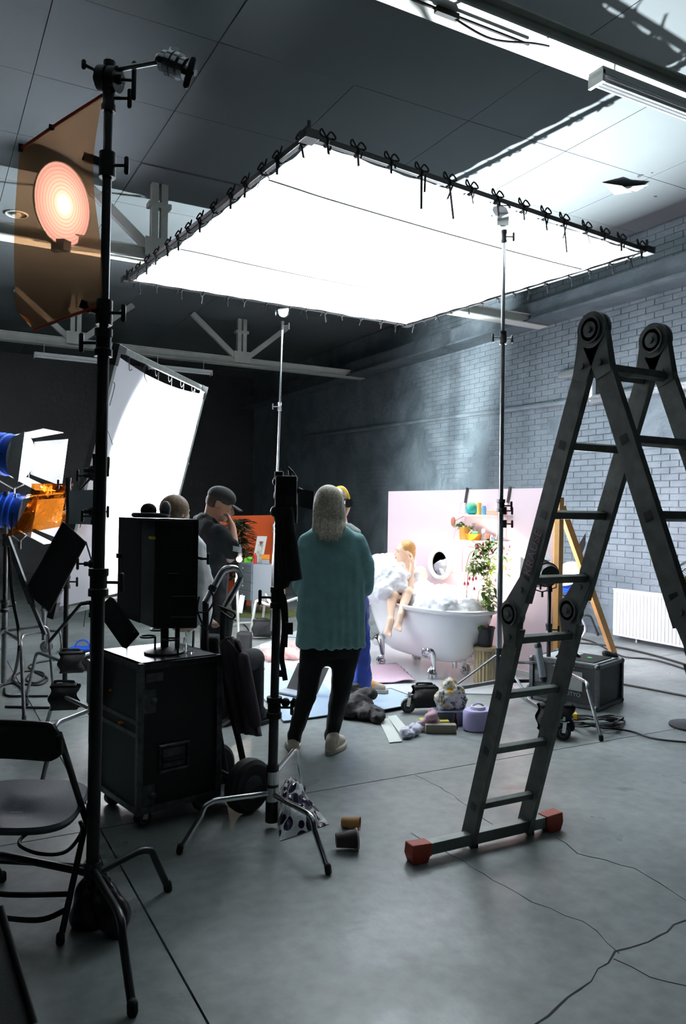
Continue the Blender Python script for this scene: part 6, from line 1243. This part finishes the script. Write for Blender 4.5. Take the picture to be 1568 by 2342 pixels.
b = MB(); b.prism([p-u_*.04+k_*.32-FW*.005, p+u_*.02+k_*.32-FW*.005, p-u_*.01+k_*.25-FW*.005], FW*.002); t.part('motif', b, mat('dull_red', '8c3a38', .7), smooth=False)
p = ond(583, .12); bowl('red_bottle', p, [(.026, 0), (.027, .10), (.02, .12), (.012, .13), (.012, .155), (0, .156)], 'redb', 'red bottle standing on the white dresser', 'bottle')
p = ond(607, .15); b = MB(); b.box(p+V(0, 0, .032), (.11, .09, .064), -YAW); single('grey_box', b, 'grey', 'low grey box under the orange box on the dresser', 'box', smooth=False, loc=p); b = MB(); b.box(p+V(0, 0, .10), (.12, .10, .066), -YAW); single('orange_box', b, 'orangebox', 'orange box stacked on the grey box on the dresser', 'box', smooth=False, loc=p+V(0, 0, .066))
p = ond(563, .35); b = MB(); b.ball(p+V(0, 0, .035), (.05, .035, .035), 12, 8); b.ball(p+RT*.05+V(0, 0, .06), (.05, .035, .03), 12, 8); b.box(p+RT*.01+V(0, 0, .02), (.1, .05, .04)); single('green_toy', b, 'greenbox', 'bright green plastic object on the left end of the dresser', 'object', loc=p)
p = L(P(549, 1200, 11.75).dot(RT), 11.75); t = Thing('dark_plant', 'tall dark bushy plant in front of the orange set wall', 'plant', p); b = MB(); b.lathe([(.1, 0), (.13, .28), (.12, .28), (0, .26)], p, 18); t.part('pot', b, 'pot'); b = MB(); b.cyl(p+V(0, 0, .25), p+V(0, 0, 1.1), .012); t.part('stem', b, 'stem'); b = MB(); random.seed(5)
for _ in range(520): a = random.uniform(0, 2*PI); r = random.uniform(0, .16); leafm(b, p+V(r*math.cos(a), r*math.sin(a), random.uniform(.45, 1.35)), V(math.cos(a), math.sin(a), random.uniform(-.3, .6)), .14, .06, droop=.2)
t.part('foliage', b, 'plantbox', kind='stuff')
# small work light and white stand near it
wl = P(547, 1279, 9.4); t = Thing('work_light', 'small glowing lamp on a white stand in front of the dresser', 'lamp', V(wl.x, wl.y, 0)); b = MB(); b.ball(wl, .036, 16, 10); t.part('bulb', b, 'bulb'); b = MB(); b.cyl(wl+UP*.03+RT*-.01, P(541, 1246, 9.4), .05, 16); t.part('shade', b, 'black'); b = MB(); b.cyl(P(541, 1300, 9.42), V(wl.x, wl.y, .1), .016); b.box(V(wl.x, wl.y, .66), (.09, .05, .05), -YAW); t.part('pole', b, 'whitemetal')
for q in (Z(515, 1440), Z(600, 1428), Z(545, 1475)):
    b = MB(); b.tube([V(wl.x, wl.y, .14), V(q.x, q.y, .03)], .014, 8); t.part('leg', b, 'whitemetal')
c = P(551, 1380, 9.3); b = MB(); b.beam(P(554, 1362, 9.3), P(548, 1402, 9.3), .06, .03, FW); t.part('ballast', b, 'white', smooth=False, bev=.004)
l_ = bpy.data.lights.new('work_light_glow', 'POINT'); l_.energy = 14; l_.shadow_soft_size = .04; l_.color = (1, .86, .7); lo = bpy.data.objects.new('work_light_glow', l_); COL.objects.link(lo); lo.location = wl-FW*.06+RT*.05
t = Thing('equipment_bag', 'black boxy bag at the foot of the white work light stand', 'bag', Z(558, 1488)); p = Z(558, 1488); b = MB(); b.box(V(p.x, p.y, .10), (.16, .14, .20), -YAW+.2); t.part('pack', b, 'blackfab', bev=.03); b = MB(); b.cap(V(p.x, p.y, .205)-RT*.04, .008, V(p.x, p.y, .205)+RT*.04, .008, 6); t.part('handle', b, 'black')
c = Z(598, 1462); sandbag('dark sandbag on the floor under the far white stand leg', V(c.x, c.y, .22), (.22, .19), -YAW)
for k, (x1, y1, x2, y2) in enumerate(((588, 1452, 632, 1421), (600, 1442, 700, 1446), (632, 1421, 650, 1462))):
    pass
cable([ZZ(530, 1415), ZZ(560, 1430), ZZ(572, 1450), ZZ(580, 1460), ZZ(640, 1458), ZZ(700, 1460)], .007, 'thin black cable snaking behind the pink towels')
# towels, phone, laptop
t = Thing('pink_towel', 'heap of crumpled pink towels on the white boards', 'towel', Z(640, 1505, .013)); b = MB(); random.seed(9)
for (x, y, r, h) in ((600, 1500, .10, .04), (625, 1502, .12, .05), (650, 1498, .13, .06), (672, 1504, .12, .04), (640, 1488, .10, .08), (665, 1490, .10, .08), (610, 1490, .09, .06), (688, 1500, .08, .05)): p = Z(x, y, .02); b.ball(V(p.x, p.y, h*.6), (r*1.1, r, h), 14, 8)
for _ in range(10): p = Z(random.uniform(600, 680), random.uniform(1488, 1508), .06); q = p+RT*random.uniform(-.15, .15)+FW*random.uniform(-.1, .1); b.cap(p, .03, q, .022)
blob(t, 'towel', b, 'pinktowel', .012, 3, disp=.02, dscale=.06)
t = Thing('rolled_towel', 'rolled white towel behind the pink towels', 'towel', Z(608, 1480, .06)); a, c = Z(602, 1484, .08), Z(640, 1482, .08); b = MB(); b.cap(a, .055, c, .055, 14); t.part('roll', b, 'white')
p = [Z(586, 1524, .02), Z(603, 1524, .02), Z(605, 1532, .02), Z(587, 1532, .02)]; b = MB(); b.prism(p, (0, 0, .008)); single('phone', b, 'plasticblack', 'dark phone lying on the boards left of the pink towels', 'phone', smooth=False)
t = Thing('laptop', 'open dark laptop on the pale blue board behind the teal woman', 'laptop', Z(680, 1595, .03)); b = MB(); ps = [Z(632, 1584, .03), Z(655, 1575, .03), Z(712, 1586, .03), Z(700, 1598, .03)]; b.prism(ps, (0, 0, .012)); t.part('keyboard_base', b, 'grey', smooth=False); b = MB(); a, c = Z(655, 1574, .042), Z(725, 1588, .042); b.prism([a, c, c+UP*.21+RT*.09, a+UP*.21+RT*.09], FW*.008); t.part('screen', b, 'black', smooth=False)
# ================================================================ clutter between the woman and the ladder
t = Thing('black_bag', 'slumped black bag of cloth on the floor right of the teal woman', 'bag', Z(825, 1650)); b = MB()
for (x, y, z, r, h) in ((815, 1632, .07, .13, .08), (845, 1645, .05, .11, .06), (805, 1618, .13, .07, .06), (835, 1625, .12, .09, .05), (862, 1652, .04, .07, .04), (795, 1640, .06, .10, .06)): p = Z(x, y, .0); b.ball(V(p.x, p.y, z), (r, r, h), 14, 8)
blob(t, 'bag', b, 'blackfab', .011, 3, disp=.02, dscale=.07)
def strip(pts, label, m='paper', h=.010):
    b = MB(); b.prism([Z(x, y, .002) for x, y in pts], (0, 0, h)); return single('card_strip', b, m, label, 'strip', smooth=False)
strip([(867, 1650), (888, 1643), (919, 1697), (890, 1700)], 'pale strip of card on the floor, left one of the pair', h=.006); strip([(886, 1640), (905, 1637), (948, 1687), (922, 1691)], 'pale strip of card on the floor, right one under the lilac bag', h=.006)
M['palelilac'] = mat('pale_lilac_film', 'd9d8ea', .5)
t = Thing('crumpled_bag', 'crumpled lilac-white plastic bag lying on the card strips', 'bag', Z(940, 1680)); b = MB()
for (x, y, r) in ((928, 1678, .04), (942, 1672, .05), (955, 1662, .045), (935, 1668, .04)): p = Z(x, y, .03); b.ball(p, (r*1.3, r, r*.7), 12, 8)
blob(t, 'bag', b, 'palelilac', .010, 2, disp=.02, dscale=.04)
t = Thing('towel', 'rolled dusty pink towel on the lime box', 'towel', Z(980, 1660, .05)); c = Z(983, 1655, .05); b = MB(); b.tube([c+RT*(.01+.035*math.cos(a)*(1-a/14))+FW*.03*math.sin(a)+V(0, 0, .03+.006*a) for a in [k*.5 for k in range(18)]], .024, 10); b.cap(c-RT*.05, .03, c+RT*.04, .035); blob(t, 'roll', b, mat('rose_towel', 'b998a4', .95, bump=.5, bs=50), .009, 3)
def boxat(name, x, y, w_, d_, h, m, label, rot=0, cat='box', z=0):
    p = Z(x, y, z); p = V(p.x, p.y, z+.001); b = MB(); b.box(p+V(0, 0, h/2), (w_, d_, h), -YAW+rot); return single(name, b, m, label, cat, smooth=False, bev=.004, loc=p)
boxat('lime_box', 992, 1662, .2, .10, .05, mat('lime_box', 'b9b53a', .6), 'lime green box under the rolled towel', .1)
boxat('grey_box', 1007, 1676, .21, .06, .06, mat('taupe_box', '8c8378', .6), 'long grey-brown box lying on the floor in front of the lime box', .02)
boxat('blue_bin', 1030, 1655, .26, .14, .10, mat('dark_blue_bin', '3b4358', .6), 'dark blue-green open bin holding the patterned bag', .1)
t = Thing('patterned_bag', 'patterned yellow, white and grey cloth bag stuffed in the dark bin', 'bag', Z(1030, 1640, .1)); b = MB()
for (x, y, z, r) in ((1020, 1650, .16, .09), (1042, 1650, .15, .08), (1028, 1648, .24, .07), (1040, 1650, .22, .06), (1018, 1652, .12, .07)): p = Z(x, y, .0); b.ball(V(p.x, p.y, z), (r, r*.8, r), 12, 8)
def pat():
    m = mat('patterned_cloth', 'd9d7cf', .8); n = m.node_tree.nodes; lk = m.node_tree.links; v = n.new('ShaderNodeTexNoise'); v.inputs['Scale'].default_value = 9; v.inputs['Distortion'].default_value = 1.5; r = n.new('ShaderNodeValToRGB'); r.color_ramp.interpolation = 'CONSTANT'; e = r.color_ramp.elements; e[0].color = lin('e0a81f'); e[1].position = .36; e[1].color = lin('d5d3cd'); 
    for p_, c_ in ((.5, '4a5a58'), (.55, 'c9c6bf'), (.60, '7a5a3c')): k = e.new(p_); k.color = lin(c_)
    tc = n.new('ShaderNodeTexCoord'); lk.new(tc.outputs['Object'], v.inputs[0]); lk.new(v.outputs[0], r.inputs[0]); lk.new(r.outputs[0], n['Principled BSDF'].inputs['Base Color']); return m
blob(t, 'bag', b, pat(), .010, 3, disp=.022, dscale=.05)
p = Z(1040, 1668, .0); bowl('bottle', V(p.x, p.y, .001), [(.02, 0), (.022, .06), (.01, .08), (.01, .09), (.013, .09), (.013, .115), (0, .116)], 'amber', 'small dark amber bottle with pale cap before the dark bin', 'bottle')
t = Thing('vanity_case', 'lilac fabric vanity case beside the ladder leg', 'case', Z(1092, 1672)); p = Z(1092, 1668); b = MB(); b.lathe([(.10, 0), (.112, .01), (.112, .125), (.10, .14), (0, .143)], V(p.x, p.y, .001), 28, sx=1, sy=.8); t.part('body', b, 'lilac'); b = MB(); b.lathe([(.05, 0), (.05, .02), (0, .022)], V(p.x, p.y, .143), 18); t.part('lid', b, 'white'); b = MB(); b.tube(arc(V(p.x, p.y, .13), RT, UP, .05, 0, PI, 10), .007, 6); t.part('handle', b, 'lilac')
# plastic carrier bag and paper cups near the chrome legs
def bagprint():
    m = mat('carrier_film', 'dfe3e6', .25); n = m.node_tree.nodes; lk = m.node_tree.links; v = n.new('ShaderNodeTexVoronoi'); v.inputs['Scale'].default_value = 12; r = n.new('ShaderNodeValToRGB'); r.color_ramp.interpolation = 'CONSTANT'; e = r.color_ramp.elements; e[0].color = lin('2a2440'); e[1].position = .52; e[1].color = lin('dfe3e6'); tc = n.new('ShaderNodeTexCoord'); lk.new(tc.outputs['Object'], v.inputs[0]); lk.new(v.outputs[0], r.inputs[0]); lk.new(r.outputs[0], n['Principled BSDF'].inputs['Base Color']); return m
t = Thing('carrier_bag', 'crumpled white and navy plastic carrier bag under the chrome-legged stand', 'bag', Z(680, 1880)); qa, qb, qc, qd = Z(630, 1840), Z(695, 1815), Z(765, 1870), Z(720, 1925)
def cbag(u, v):
    p = qa.lerp(qb, u).lerp(Z(640, 1925).lerp(qc.lerp(qd, .3), u), v); h = .17*math.sin(min(1, u*1.15)*PI)*math.sin(v*PI)**.6*(1-.4*u)+.05*(1-u)*(1-v); n_ = noise.noise(V(u*6, v*6, 2))*.035+abs(noise.noise(V(u*11, v*9, 5)))*.03; return V(p.x, p.y, max(.003, h+n_*min(1, 6*min(u, 1-u, v, 1-v))+.003))
b = MB(); b.grid(cbag, 26, 26); b.v = b.v; t.part('film', b, bagprint(), smooth=False, solid=.002)
t = Thing('paper_cup', 'black paper cup lying on its side on the concrete', 'cup', Z(790, 1928)); a, c = Z(768, 1922, .042), Z(812, 1918, .046); b = MB(); ax_ = (c-a).normalized(); b.lathe([(.030, 0), (.042, .095), (.045, .095), (.045, .099), (.040, .099), (.028, .004), (0, .004)], a, 28, ax_); t.part('cup', b, 'brown'); b = MB(); b.lathe([(.0405, .092), (.044, .0985), (.0455, .096), (.044, .092)], a, 28, ax_); t.part('rim', b, 'cupw')
t = Thing('paper_cup', 'flattened brown kraft cup behind the black cup', 'cup', Z(800, 1880)); a, c = Z(781, 1880, .024), Z(822, 1884, .024); b = MB(); b.lathe([(.022, 0), (.030, .085), (.032, .088), (.028, .088), (.02, .004), (0, .004)], a, 20, (c-a)); t.part('cup', b, 'kraft')
